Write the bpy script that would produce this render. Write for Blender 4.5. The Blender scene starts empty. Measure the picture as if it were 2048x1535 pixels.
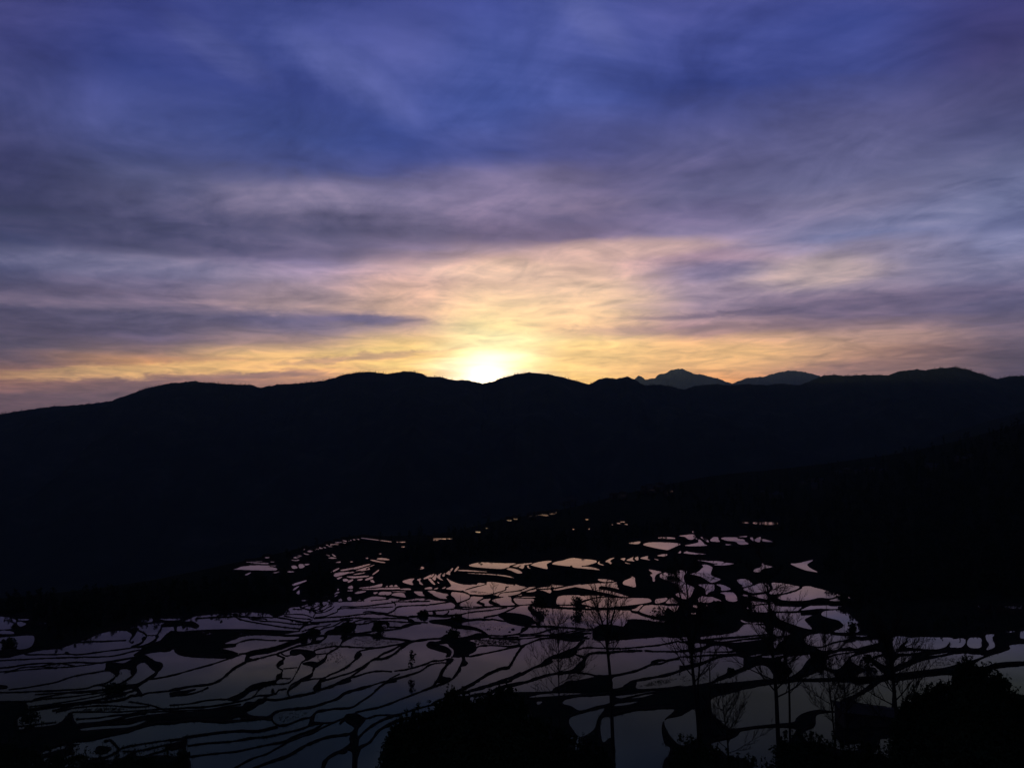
import bpy, math, random
import numpy as np
from mathutils import Vector
from mathutils.geometry import tessellate_polygon

# ------------------------------------------------------------------ camera
F, CX, CY = 1593.0, 1024.0, 767.5          # focal length and centre in photograph pixels
PITCH = math.radians(3.0)
ZC = 105.0                                  # eye height above the terrace bowl (m)
scene = bpy.context.scene
cam = bpy.data.cameras.new("camera")
cam.sensor_width = 36.0
cam.lens = 36.0 * F / 2048.0
cam.clip_start, cam.clip_end = 0.5, 60000.0
cam_obj = bpy.data.objects.new("camera", cam)
scene.collection.objects.link(cam_obj)
cam_obj.location = (0, 0, ZC)
cam_obj.rotation_euler = (math.radians(90) + PITCH, 0, 0)
scene.camera = cam_obj

def slopes(px, py):
    """photograph pixel -> (x/y, z/y) of its line of sight"""
    px = np.asarray(px, float); py = np.asarray(py, float)
    u, v = (px - CX) / F, -(py - CY) / F
    yy = math.cos(PITCH) - math.sin(PITCH) * v
    zz = math.sin(PITCH) + math.cos(PITCH) * v
    return u / yy, zz / yy

def at(px, py, Y):
    sx, sz = slopes(px, py)
    return Vector((float(sx) * Y, Y, ZC + float(sz) * Y))

def project(x, y, z):
    dz = z - ZC
    c, s = math.cos(PITCH), math.sin(PITCH)
    fw = c * y + s * dz
    up = -s * y + c * dz
    fw = np.maximum(fw, 1e-3)
    return CX + F * x / fw, CY - F * up / fw

def azel(px, py):
    sx, sz = slopes(px, py)
    return math.atan(float(sx)), math.atan(float(sz) / math.hypot(1.0, float(sx)))

# ------------------------------------------------------------------ exposure
scene.view_settings.view_transform = 'Standard'
scene.view_settings.look = 'None'
scene.view_settings.exposure = 0.0
scene.view_settings.gamma = 1.0
scene.view_settings.use_curve_mapping = False
scene.render.engine = 'CYCLES'
scene.cycles.max_bounces = 4
scene.cycles.diffuse_bounces = 2
scene.cycles.glossy_bounces = 3
scene.cycles.transmission_bounces = 2
scene.cycles.volume_bounces = 0
scene.cycles.caustics_reflective = False
scene.cycles.caustics_refractive = False

# ------------------------------------------------------------------ sky
SUN_AZ, SUN_EL = azel(972, 778)            # the sun has just dropped behind the notch in the ridge

def lin(c):
    c = c / 255.0
    return c / 12.92 if c <= 0.04045 else ((c + 0.055) / 1.055) ** 2.4

SKY_X = [0, 300, 600, 820, 985, 1150, 1400, 1700, 2048]
SKY_ROWS = [
 (0, (64,70,128),(60,70,134),(60,70,132),(62,72,136),(64,76,143),(72,84,148),(78,84,148),(70,76,140),(60,64,120)),
 (100, (68,70,125),(60,68,130),(64,76,138),(74,84,146),(70,84,150),(76,88,154),(72,82,148),(60,72,138),(54,56,110)),
 (200, (62,66,120),(54,66,128),(56,68,130),(66,80,145),(70,86,153),(74,88,154),(58,70,134),(66,76,138),(62,60,108)),
 (300, (66,72,122),(72,82,138),(66,80,140),(62,78,144),(70,82,144),(82,84,134),(88,90,136),(98,98,142),(80,80,122)),
 (350, (62,66,110),(68,76,124),(74,82,134),(78,84,138),(86,88,136),(86,84,126),(96,94,134),(104,104,144),(86,88,130)),
 (400, (58,60,100),(82,86,124),(114,110,140),(118,112,144),(128,114,146),(106,98,128),(102,100,136),(110,110,146),(98,102,138)),
 (440, (60,62,100),(88,88,122),(96,92,122),(116,108,138),(126,112,142),(106,98,130),(118,110,146),(126,122,152),(118,122,158)),
 (478, (58,60,94),(76,76,110),(88,86,118),(98,92,122),(112,100,130),(128,112,140),(136,126,158),(128,124,156),(114,120,156)),
 (500, (66,70,102),(92,92,124),(110,104,136),(134,120,148),(172,146,156),(206,170,166),(166,144,160),(120,124,162),(100,106,146)),
 (530, (82,88,126),(122,118,146),(146,134,168),(204,170,168),(234,190,166),(238,196,174),(190,156,170),(158,146,166),(130,134,170)),
 (580, (84,86,120),(116,110,140),(166,144,156),(230,186,164),(246,206,170),(248,208,172),(174,152,168),(156,142,160),(128,126,156)),
 (620, (90,84,112),(126,112,136),(172,146,148),(226,184,156),(252,218,164),(252,212,164),(158,138,156),(130,114,136),(104,100,132)),
 (650, (86,80,108),(98,92,120),(112,104,132),(206,170,150),(254,232,166),(250,208,156),(172,142,148),(116,102,126),(100,94,124)),
 (690, (84,76,102),(94,86,114),(166,138,132),(250,212,140),(255,248,190),(255,224,150),(238,188,140),(198,160,144),(116,102,120)),
 (715, (86,78,102),(134,110,112),(250,206,138),(255,226,140),(255,252,215),(255,228,150),(246,196,136),(176,136,124),(100,88,108)),
 (738, (108,88,102),(214,160,112),(226,174,128),(252,216,140),(255,255,235),(254,222,148),(242,188,132),(160,125,118),(94,82,102)),
 (765, (156,114,100),(136,104,106),(180,136,118),(250,206,130),(255,255,230),(255,210,130),(232,168,112),(140,112,112),(86,76,98)),
 (800, (106,84,98),(104,84,100),(150,112,110),(240,190,120),(255,240,190),(250,200,120),(220,160,110),(130,104,108),(82,72,94)),
 (845, (92,74,90),(96,78,92),(130,100,102),(220,170,110),(250,220,160),(230,180,110),(190,140,104),(116,94,100),(78,70,90)),
]

SKY_CLOUDS = [   # centre, half axes (in photograph pixels' worth of angle), slope, colour, opacity
 (735,637,85,10,0,(84,84,130),.85),(640,650,150,16,0,(108,102,138),.5),(1480,626,170,4.5,0,(98,88,116),.6),(1400,657,230,12,0,(126,106,126),.6),
 (1620,545,100,22,0,(212,186,172),.6),(1430,545,80,15,0,(128,130,172),.45),(540,729,310,10,-.075,(252,206,136),.85),(530,748,120,4.5,-.05,(128,104,116),.55),
 (720,714,130,5,-.09,(150,120,122),.6),(620,395,130,24,-.1,(142,132,160),.6),(1010,382,150,40,0,(144,132,162),.6),(330,484,380,16,0,(70,70,104),.7),(40,470,240,30,0,(56,58,94),.4),
 (1650,711,11,2.4,-.2,(110,88,96),.6),(990,545,100,18,0,(252,214,184),.5),(1240,500,150,16,-.05,(240,198,176),.5),(250,530,240,16,0,(128,126,156),.5),
 (130,605,200,10,0,(118,106,128),.5),(1750,600,200,14,0,(104,94,122),.6),(1900,430,200,22,0,(128,132,166),.5),(1280,712,280,24,0,(250,204,140),.6),
 (1190,45,60,26,.7,(94,102,158),.35),(450,105,80,22,.4,(84,92,150),.5),(720,160,110,30,.5,(88,98,158),.5),(1020,295,180,26,0,(74,82,140),.4)]
world = bpy.data.worlds.new("World")
scene.world = world
world.use_nodes = True
WT = world.node_tree
WT.nodes.clear()

class NB:
    """small node builder"""
    def __init__(s, tree): s.t = tree
    def n(s, typ, **kw):
        nd = s.t.nodes.new(typ)
        for k, v in kw.items(): setattr(nd, k, v)
        return nd
    def put(s, sock, v):
        if isinstance(v, bpy.types.NodeSocket): s.t.links.new(v, sock)
        else: sock.default_value = v
    def m(s, op, a, b=0.0, c=None):
        nd = s.n('ShaderNodeMath', operation=op)
        s.put(nd.inputs[0], a); s.put(nd.inputs[1], b)
        if c is not None: s.put(nd.inputs[2], c)
        return nd.outputs[0]
    def comb(s, x, y, z=0.0):
        nd = s.n('ShaderNodeCombineXYZ')
        for i, v in enumerate((x, y, z)): s.put(nd.inputs[i], v)
        return nd.outputs[0]
    def noise(s, vec, scale, detail=4, rough=0.55, dist=0.0, lac=2.0):
        nd = s.n('ShaderNodeTexNoise')
        s.put(nd.inputs['Vector'], vec)
        nd.inputs['Scale'].default_value = scale; nd.inputs['Detail'].default_value = detail
        nd.inputs['Roughness'].default_value = rough; nd.inputs['Distortion'].default_value = dist
        nd.inputs['Lacunarity'].default_value = lac
        return nd.outputs['Fac']
    def ramp(s, fac, stops, interp='LINEAR'):
        nd = s.n('ShaderNodeValToRGB')
        cr = nd.color_ramp; cr.interpolation = interp
        while len(cr.elements) > 1: cr.elements.remove(cr.elements[-1])
        for i, (p, c) in enumerate(stops):
            e = cr.elements[0] if i == 0 else cr.elements.new(p)
            e.position = p; e.color = (c[0], c[1], c[2], 1)
        s.put(nd.inputs[0], fac)
        return nd.outputs[0]
    def mix(s, fac, a, b, mode='MIX'):
        nd = s.n('ShaderNodeMix', data_type='RGBA', blend_type=mode, clamp_factor=True)
        s.put(nd.inputs[0], fac); s.put(nd.inputs[6], a); s.put(nd.inputs[7], b)
        return nd.outputs[2]
    def rng(s, v, a, b, c=0.0, d=1.0, smooth=True):
        nd = s.n('ShaderNodeMapRange', interpolation_type='SMOOTHSTEP' if smooth else 'LINEAR')
        for i, q in enumerate((v, a, b, c, d)): s.put(nd.inputs[i], q)
        return nd.outputs[0]

def build_world():
    B = NB(WT)
    tc = B.n('ShaderNodeTexCoord')
    sep = B.n('ShaderNodeSeparateXYZ')
    WT.links.new(tc.outputs['Generated'], sep.inputs[0])
    x, y, z = sep.outputs
    az = B.m('ARCTAN2', x, y)
    el = B.m('ARCSINE', B.m('MAXIMUM', B.m('MINIMUM', z, 1.0), -1.0))
    zc_ = B.m('ADD', B.m('MAXIMUM', z, 0.0), 0.09)
    px_, py_ = B.m('DIVIDE', x, zc_), B.m('DIVIDE', y, zc_)
    plane = B.comb(px_, py_)                                   # the cloud deck seen from below
    shear = B.comb(B.m('ADD', B.m('MULTIPLY', px_, 0.55), B.m('MULTIPLY', py_, 0.12)),
                   B.m('ADD', B.m('MULTIPLY', py_, 1.0), B.m('MULTIPLY', px_, -0.22)), 3.7)
    streak = B.comb(B.m('MULTIPLY', az, 2.2), B.m('MULTIPLY', el, 26.0), 1.3)
    n_big = B.noise(shear, 0.75, 3, 0.5, 0.6)
    n_mid = B.noise(shear, 1.7, 7, 0.60, 0.9)
    fibre = B.comb(B.m('ADD', B.m('MULTIPLY', px_, 1.3), B.m('MULTIPLY', py_, 0.3)), B.m('MULTIPLY', py_, 0.85), 8.1)
    n_fin = B.noise(fibre, 2.4, 7, 0.64, 0.8)
    n_str = B.noise(streak, 1.0, 6, 0.58, 0.6)
    n_rip = B.noise(B.comb(B.m('ADD', px_, B.m('MULTIPLY', py_, 0.12)), py_, 5.3), 4.0, 4, 0.55, 0.9)
    # the deck is uneven: move the look-up by the cloud noise
    waz = B.m('ADD', az, B.m('MULTIPLY', B.m('SUBTRACT', n_big, 0.5), 0.10))
    waz = B.m('ADD', waz, B.m('MULTIPLY', B.m('SUBTRACT', n_mid, 0.5), 0.06))
    elw = B.rng(el, 0.02, 0.35, 0.35, 1.6)
    d_el = B.m('ADD', B.m('MULTIPLY', B.m('SUBTRACT', n_mid, 0.5), 0.034),
               B.m('MULTIPLY', B.m('SUBTRACT', n_fin, 0.5), 0.016))
    wel = B.m('ADD', el, B.m('MULTIPLY', d_el, elw))
    E0, E1 = math.radians(-2.0), math.radians(30.0)
    t = B.rng(wel, E0, E1, 0.0, 1.0, smooth=False)
    cols = []
    for i, sxp in enumerate(SKY_X):
        stops = []
        for row in SKY_ROWS:
            e = math.atan(float(slopes(985, row[0])[1]))
            stops.append(((e - E0) / (E1 - E0), tuple(lin(q) for q in row[1 + i])))
        stops.sort(key=lambda q: q[0])
        cols.append((azel(sxp, 560)[0], B.ramp(t, stops)))
    # beyond the frame the deck goes on, greyer and dimmer away from the sun
    dim = [(0.0, (.075, .052, .066)), (0.25, (.05, .048, .075)), (0.55, (.035, .038, .072)), (1.0, (.03, .036, .095))]
    back = [(0.0, (.02, .02, .032)), (0.3, (.02, .022, .04)), (1.0, (.018, .022, .055))]
    cd = B.ramp(t, dim); cb = B.ramp(t, back)
    cols = [(-2.6, cb), (-1.15, cd)] + cols + [(1.15, cd), (2.6, cb)]
    col = cols[0][1]
    for (a0, _), (a1, c1) in zip(cols[:-1], cols[1:]):
        col = B.mix(B.rng(waz, a0, a1), col, c1)
    # overhead the blue deepens
    col = B.mix(B.rng(el, math.radians(27), math.radians(80)), col, (.022, .028, .085, 1))
    # single clouds and gaps of the deck
    wv = B.comb(B.m('ADD', az, B.m('MULTIPLY', B.m('SUBTRACT', n_mid, 0.5), 0.075)),
                B.m('ADD', el, B.m('ADD', B.m('MULTIPLY', B.m('SUBTRACT', n_str, 0.5), 0.016),
                                   B.m('MULTIPLY', B.m('SUBTRACT', n_fin, 0.5), 0.020))))
    for px, py, rx, ry, sl, c, k in SKY_CLOUDS:
        a, e = azel(px, py)
        mp = B.n('ShaderNodeMapping', vector_type='TEXTURE')
        B.put(mp.inputs['Vector'], wv)
        mp.inputs['Location'].default_value = (a, e, 0)
        mp.inputs['Rotation'].default_value = (0, 0, -math.atan(sl))
        mp.inputs['Scale'].default_value = (1.9 * rx / F, 1.9 * ry / F, 1)
        gr = B.n('ShaderNodeTexGradient', gradient_type='SPHERICAL')
        WT.links.new(mp.outputs[0], gr.inputs[0])
        f = B.rng(gr.outputs['Fac'], 0.0, 0.75, 0.0, k)
        col = B.mix(f, col, tuple(lin(q) for q in c) + (1,))
    # thin cloud: light and dark fibres
    amp = B.rng(el, math.radians(1), math.radians(14), 0.35, 1.0)
    fib = B.m('ADD', B.m('MULTIPLY', B.m('SUBTRACT', n_mid, 0.5), 1.5), B.m('MULTIPLY', B.m('SUBTRACT', n_fin, 0.5), 1.35))
    fib = B.m('MULTIPLY', fib, amp)
    low = B.rng(el, math.radians(2), math.radians(17), 1.0, 0.15)
    fib = B.m('ADD', fib, B.m('MULTIPLY', B.m('MULTIPLY', B.m('SUBTRACT', n_str, 0.5), 1.2), low))
    rip = B.rng(el, math.radians(4), math.radians(22), 1.15, 0.75)
    fib = B.m('ADD', fib, B.m('MULTIPLY', B.m('SUBTRACT', n_rip, 0.5), rip))
    tint = B.ramp(B.m('ADD', B.m('MULTIPLY', fib, 0.80), 0.51),
                  [(0.0, (.42, .46, .60)), (0.5, (.97, .97, 1.04)), (1.0, (1.70, 1.54, 1.46))])
    col = B.mix(1.0, col, tint, 'MULTIPLY')
    hs = B.n('ShaderNodeHueSaturation'); hs.inputs['Saturation'].default_value = 1.02; B.put(hs.inputs['Color'], col); col = hs.outputs[0]
    # glow of the sun through the cloud at the notch
    def lobe(px, py, rx, ry, rgb, gain):
        a, e = azel(px, py)
        dx = B.m('DIVIDE', B.m('SUBTRACT', az, a), rx / F)
        dy = B.m('DIVIDE', B.m('SUBTRACT', el, e), ry / F)
        dx = B.m('ADD', dx, B.m('MULTIPLY', B.m('SUBTRACT', n_fin, 0.5), 0.5))
        dy = B.m('ADD', dy, B.m('MULTIPLY', B.m('SUBTRACT', n_str, 0.5), 0.5))
        g = B.m('POWER', 2.718, B.m('MULTIPLY', B.m('ADD', B.m('MULTIPLY', dx, dx), B.m('MULTIPLY', dy, dy)), -1.0))
        return B.mix(1.0, (rgb[0] * gain, rgb[1] * gain, rgb[2] * gain, 1), B.comb(g, g, g), 'MULTIPLY')
    for args in ((992, 714, 76, 17, (1, .88, .50), 1.0), (972, 752, 42, 24, (1, .90, .58), 1.5),
                 (985, 728, 190, 44, (1, .55, .10), .24), (1000, 630, 300, 120, (1, .76, .52), .08)):
        col = B.mix(1.0, col, lobe(*args), 'ADD')
    gain = B.rng(el, math.radians(1.5), math.radians(9), 1.28, 1.0)
    col = B.mix(1.0, col, B.comb(gain, B.m('POWER', gain, 0.62), B.m('POWER', gain, 0.25)), 'MULTIPLY')
    # below the horizon there is only dark land
    col = B.mix(B.rng(el, math.radians(-6), math.radians(-1.5), 1.0, 0.0), col, (.004, .005, .007, 1))
    bg1 = B.n('ShaderNodeBackground'); B.put(bg1.inputs[0], col); bg1.inputs[1].default_value = 0.97
    sky = B.n('ShaderNodeTexSky', sky_type='NISHITA')
    sky.sun_disc = False
    sky.sun_elevation = SUN_EL; sky.sun_rotation = SUN_AZ
    sky.altitude = 1800; sky.air_density = 1.0; sky.dust_density = 1.5
    bg2 = B.n('ShaderNodeBackground'); WT.links.new(sky.outputs[0], bg2.inputs[0]); bg2.inputs[1].default_value = SKY_STRENGTH
    add = B.n('ShaderNodeAddShader')
    WT.links.new(bg1.outputs[0], add.inputs[0]); WT.links.new(bg2.outputs[0], add.inputs[1])
    out = B.n('ShaderNodeOutputWorld')
    WT.links.new(add.outputs[0], out.inputs[0])
SKY_STRENGTH = 0.0015
build_world()
world.cycles.sampling_method = 'MANUAL'
world.cycles.sample_map_resolution = 512

sun = bpy.data.lights.new("sun", 'SUN')
sun.energy = 0.6; sun.angle = math.radians(0.5); sun.color = (1.0, 0.72, 0.42)
sun_obj = bpy.data.objects.new("sun", sun)
scene.collection.objects.link(sun_obj)
sd = Vector((math.sin(SUN_AZ) * math.cos(SUN_EL), math.cos(SUN_AZ) * math.cos(SUN_EL), math.sin(SUN_EL)))
sun_obj.rotation_euler = (-sd).to_track_quat('-Z', 'Y').to_euler()
sun_obj.location = sd * 300

# ------------------------------------------------------------------ helpers
COL = scene.collection
rnd = random.Random(11)
rng = np.random.default_rng(5)

def mesh_obj(name, verts, faces, mat, parent=None, smooth=False, **props):
    me = bpy.data.meshes.new(name)
    if isinstance(faces, np.ndarray):
        n = faces.shape[1]
        verts = np.asarray(verts, np.float32)
        me.vertices.add(len(verts)); me.vertices.foreach_set('co', verts.ravel())
        me.loops.add(faces.size); me.loops.foreach_set('vertex_index', faces.astype(np.int32).ravel())
        me.polygons.add(len(faces))
        me.polygons.foreach_set('loop_start', np.arange(0, faces.size, n, dtype=np.int32))
        me.polygons.foreach_set('loop_total', np.full(len(faces), n, np.int32))
        me.update(calc_edges=True)
    else:
        me.from_pydata([tuple(v) for v in verts], [], faces)
        me.update()
    if smooth: me.polygons.foreach_set('use_smooth', np.ones(len(me.polygons), bool))
    me.materials.append(mat)
    o = bpy.data.objects.new(name, me)
    COL.objects.link(o)
    if parent: o.parent = parent
    for k, v in props.items(): o[k] = v
    return o

def empty(name, loc, **props):
    o = bpy.data.objects.new(name, None)
    o.empty_display_size = 0.5
    COL.objects.link(o); o.location = loc
    for k, v in props.items(): o[k] = v
    return o

def material(name, c0, c1, scale, rough=0.9, bump=0.3, bscale=None, detail=5, spec=0.0, c2=None):
    m = bpy.data.materials.new(name); m.use_nodes = True
    T = m.node_tree; B = NB(T)
    bs = T.nodes['Principled BSDF']
    geo = B.n('ShaderNodeNewGeometry')
    n1 = B.noise(geo.outputs['Position'], scale, detail, 0.6)
    stops = [(0.3, c0), (0.7, c1)] if c2 is None else [(0.3, c0), (0.55, c1), (0.75, c2)]
    B.put(bs.inputs['Base Color'], B.ramp(n1, stops))
    bs.inputs['Roughness'].default_value = rough
    bs.inputs['Specular IOR Level'].default_value = spec
    if bump:
        n2 = B.noise(geo.outputs['Position'], bscale or scale * 4, 4, 0.6)
        bp = B.n('ShaderNodeBump'); bp.inputs['Strength'].default_value = bump; bp.inputs['Distance'].default_value = 0.3
        B.put(bp.inputs['Height'], n2); T.links.new(bp.outputs[0], bs.inputs['Normal'])
    return m

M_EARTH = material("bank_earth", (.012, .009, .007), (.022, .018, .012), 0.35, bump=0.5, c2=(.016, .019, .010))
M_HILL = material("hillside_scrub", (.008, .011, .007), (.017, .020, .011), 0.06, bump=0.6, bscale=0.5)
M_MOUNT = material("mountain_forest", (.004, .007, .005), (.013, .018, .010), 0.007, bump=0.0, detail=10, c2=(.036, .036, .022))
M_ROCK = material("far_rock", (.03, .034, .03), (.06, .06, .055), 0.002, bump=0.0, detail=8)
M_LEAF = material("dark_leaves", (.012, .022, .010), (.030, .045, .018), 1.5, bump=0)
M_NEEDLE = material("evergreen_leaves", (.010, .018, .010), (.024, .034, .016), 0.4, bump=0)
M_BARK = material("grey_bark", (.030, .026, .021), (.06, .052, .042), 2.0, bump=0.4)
M_TWIG = material("twigs", (.028, .022, .018), (.045, .037, .03), 2.0, bump=0)
M_GRASS = material("dry_bank_grass", (.020, .022, .010), (.048, .043, .020), 0.3, bump=0)
M_WOOD = material("weathered_wood", (.04, .034, .028), (.07, .06, .05), 3.0, bump=0.3)
M_WALL = material("mud_plaster", (.05, .045, .036), (.09, .08, .065), 1.0, bump=0.1)
M_ROOF = material("grey_roof", (.03, .033, .036), (.055, .058, .062), 1.0, bump=0.1)
M_STONE = material("wet_stone", (.03, .028, .025), (.05, .048, .044), 1.0, bump=0.4)

def water_material():
    m = bpy.data.materials.new("still_paddy_water"); m.use_nodes = True
    T = m.node_tree; B = NB(T)
    bs = T.nodes['Principled BSDF']
    geo = B.n('ShaderNodeNewGeometry')
    mud = B.noise(geo.outputs['Position'], 0.08, 5, 0.6)
    T.nodes.remove(bs)
    dif = B.n('ShaderNodeBsdfDiffuse'); glo = B.n('ShaderNodeBsdfGlossy')
    B.put(dif.inputs['Color'], B.ramp(mud, [(0.3, (.010, .009, .008)), (0.7, (.017, .014, .011))]))
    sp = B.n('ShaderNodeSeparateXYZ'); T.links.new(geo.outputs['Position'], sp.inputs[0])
    reflect_grade = B.rng(B.m('ADD', sp.outputs[1], B.m('MULTIPLY', B.m('SUBTRACT', B.noise(geo.outputs['Position'], 0.006, 3, 0.5), 0.5), 150.0)), 250.0, 560.0, 0.0, 1.0)
    # reflection tone painted in by distance: dimmer and less blue near, brighter far off
    B.put(glo.inputs['Color'], B.ramp(reflect_grade, [(0.05, (.74, .77, .40)), (0.28, (.94, .84, .72)), (0.8, (.93, .81, .88))]))
    B.put(glo.inputs['Roughness'], B.rng(B.noise(geo.outputs['Position'], 0.05, 4, 0.6), 0.35, 0.7, 0.02, 0.10))
    fr = B.n('ShaderNodeFresnel'); fr.inputs['IOR'].default_value = 1.38
    mx = B.n('ShaderNodeMixShader')
    T.links.new(fr.outputs[0], mx.inputs[0]); T.links.new(dif.outputs[0], mx.inputs[1]); T.links.new(glo.outputs[0], mx.inputs[2])
    T.links.new(mx.outputs[0], T.nodes['Material Output'].inputs['Surface'])
    n2 = B.noise(geo.outputs['Position'], 0.9, 3, 0.5, 0.3)
    n3 = B.noise(geo.outputs['Position'], 0.05, 2, 0.5)
    bp = B.n('ShaderNodeBump'); bp.inputs['Distance'].default_value = 0.02
    B.put(bp.inputs['Strength'], B.rng(n3, 0.4, 0.7, 0.05, 0.5))
    B.put(bp.inputs['Height'], n2); T.links.new(bp.outputs[0], glo.inputs['Normal'])
    return m
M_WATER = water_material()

def vnoise(x, y, seed=0):
    """cheap smooth value noise, vectorised"""
    xi, yi = np.floor(x).astype(np.int64), np.floor(y).astype(np.int64)
    fx, fy = x - xi, y - yi
    fx = fx * fx * (3 - 2 * fx); fy = fy * fy * (3 - 2 * fy)
    def h(a, b):
        k = (a * 374761393 + b * 668265263 + seed * 982451653) & 0xffffffff
        k = ((k ^ (k >> 13)) * 1274126177) & 0xffffffff
        return ((k ^ (k >> 16)) & 0xffff) / 65535.0
    return (h(xi, yi) * (1 - fx) + h(xi + 1, yi) * fx) * (1 - fy) + (h(xi, yi + 1) * (1 - fx) + h(xi + 1, yi + 1) * fx) * fy

def fbm(x, y, oct=4, seed=0):
    s, a, t = 0, 1.0, 0
    for k in range(oct):
        s = s + a * (vnoise(x * 2 ** k, y * 2 ** k, seed + k) - 0.5); t += a; a *= 0.5
    return s / t * 2

# ------------------------------------------------------------------ terrain of the terraced valley side
CTRL = [(0,1535,243),(500,1535,244),(1000,1535,244),(1500,1535,242),(2048,1535,238),
 (0,1400,303),(500,1400,305),(1000,1400,304),(1500,1400,301),(2048,1400,292),
 (0,1300,376),(500,1300,377),(1000,1300,375),(1500,1300,369),(2048,1300,352),
 (0,1225,465),(500,1230,454),(1000,1230,448),(1500,1230,438),(2048,1230,416),
 (500,1150,600),(800,1150,578),(1100,1150,567),(1400,1150,553),(1700,1150,522),(2048,1150,490),
 (600,1110,720),(900,1100,722),(1200,1100,692),(1500,1100,660),(1800,1100,600),(2048,1080,570),
 (800,1078,900),(1100,1050,950),(1400,1050,850),(1700,1030,780),(2048,980,700),
 (1100,1022,1200),(1400,975,1250),(1700,950,1150),(2048,880,900),
 (1400,954,1450),(1250,985,1350),(1750,915,1350),(2048,845,1150),
 (727,1072,1000),(600,1100,850),(480,1130,760),(900,1066,1060),(1000,1038,1180),(340,1170,600)]
def build_tps():
    P = [tuple(at(*c)) for c in CTRL]
    P += [(-620,1050,-170),(-330,1400,-190),(0,1650,-190),(200,1950,-190),(500,2200,-120),(965,1500,85),(900,2000,0),(-700,600,-80),
          (-900,1500,-330),(0,2300,-360),(800,2700,-200),(-1500,2500,-420),(1300,1500,130),(-420,400,-8),(900,900,150),
          (700,500,75),(520,300,24),(-330,250,-6),(-900,450,-130),(1500,2600,100),(-2000,1500,-420),(2000,1000,260),(350,180,8),(-350,150,0)]
    P = np.array(P)
    XY = P[:, :2] / 500.0; Z = P[:, 2]
    n = len(P)
    def U(r2): return r2 * np.log(r2 + 1e-9)
    d2 = ((XY[:, None] - XY[None]) ** 2).sum(-1)
    A = np.zeros((n + 3, n + 3)); A[:n, :n] = U(d2) + np.eye(n) * 2e-3
    A[:n, n] = 1; A[:n, n+1:] = XY; A[n, :n] = 1; A[n+1:, :n] = XY.T
    w = np.linalg.solve(A, np.concatenate([Z, [0, 0, 0]]))
    def f(x, y):
        q = np.stack([np.ravel(x), np.ravel(y)], -1) / 500.0
        out = np.empty(len(q))
        for s in range(0, len(q), 40000):
            k = q[s:s+40000]
            out[s:s+40000] = U(((k[:, None] - XY[None]) ** 2).sum(-1)) @ w[:n] + w[n] + k @ w[n+1:]
        return out.reshape(np.shape(x))
    return f
bowl = build_tps()
def near_slope(x, y):
    return ZC - 2.2 - 0.458 * y + 0.9 * fbm(x / 14.0, y / 14.0, 3, 7) - 0.0004 * np.abs(x) * np.minimum(y, 60)
def smooth_ground(x, y):
    a, b = bowl(x, np.maximum(y, 205.0)), near_slope(x, y)
    k = 3.0
    h = np.clip(0.5 + 0.5 * (b - a) / k, 0, 1)
    return a * (1 - h) + b * h + k * h * (1 - h)
# table of the ground in (x/y, y)
TS = np.linspace(-1.0, 1.0, 401)
TY = np.exp(np.linspace(math.log(60.0), math.log(2600.0), 520))
gsx, gy = np.meshgrid(TS, TY, indexing='ij')
GZ = smooth_ground(gsx * gy, gy)

def hit_depth(px, py):
    """distance at which the line of sight through a pixel meets the ground"""
    px = np.atleast_1d(np.asarray(px, float)); py = np.atleast_1d(np.asarray(py, float))
    sx, sz = slopes(px, py)
    fi = np.clip((sx + 1.0) / 2.0 * 400, 0, 399.999); i0 = fi.astype(int); fr = (fi - i0)[:, None]
    prof = GZ[i0] * (1 - fr) + GZ[i0 + 1] * fr
    diff = ZC + sz[:, None] * TY[None] - prof
    below = diff <= 0
    k = np.where(below.any(1), below.argmax(1), len(TY) - 1)
    k = np.maximum(k, 1)
    r = np.arange(len(px))
    d0, d1 = diff[r, k - 1], diff[r, k]
    tt = np.clip(d0 / np.where(d0 - d1 == 0, 1, d0 - d1), 0, 1)
    return TY[k - 1] + (TY[k] - TY[k - 1]) * tt

def ground_point(px, py):
    Y = float(hit_depth(px, py)[0])
    return at(px, py, Y)

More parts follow.
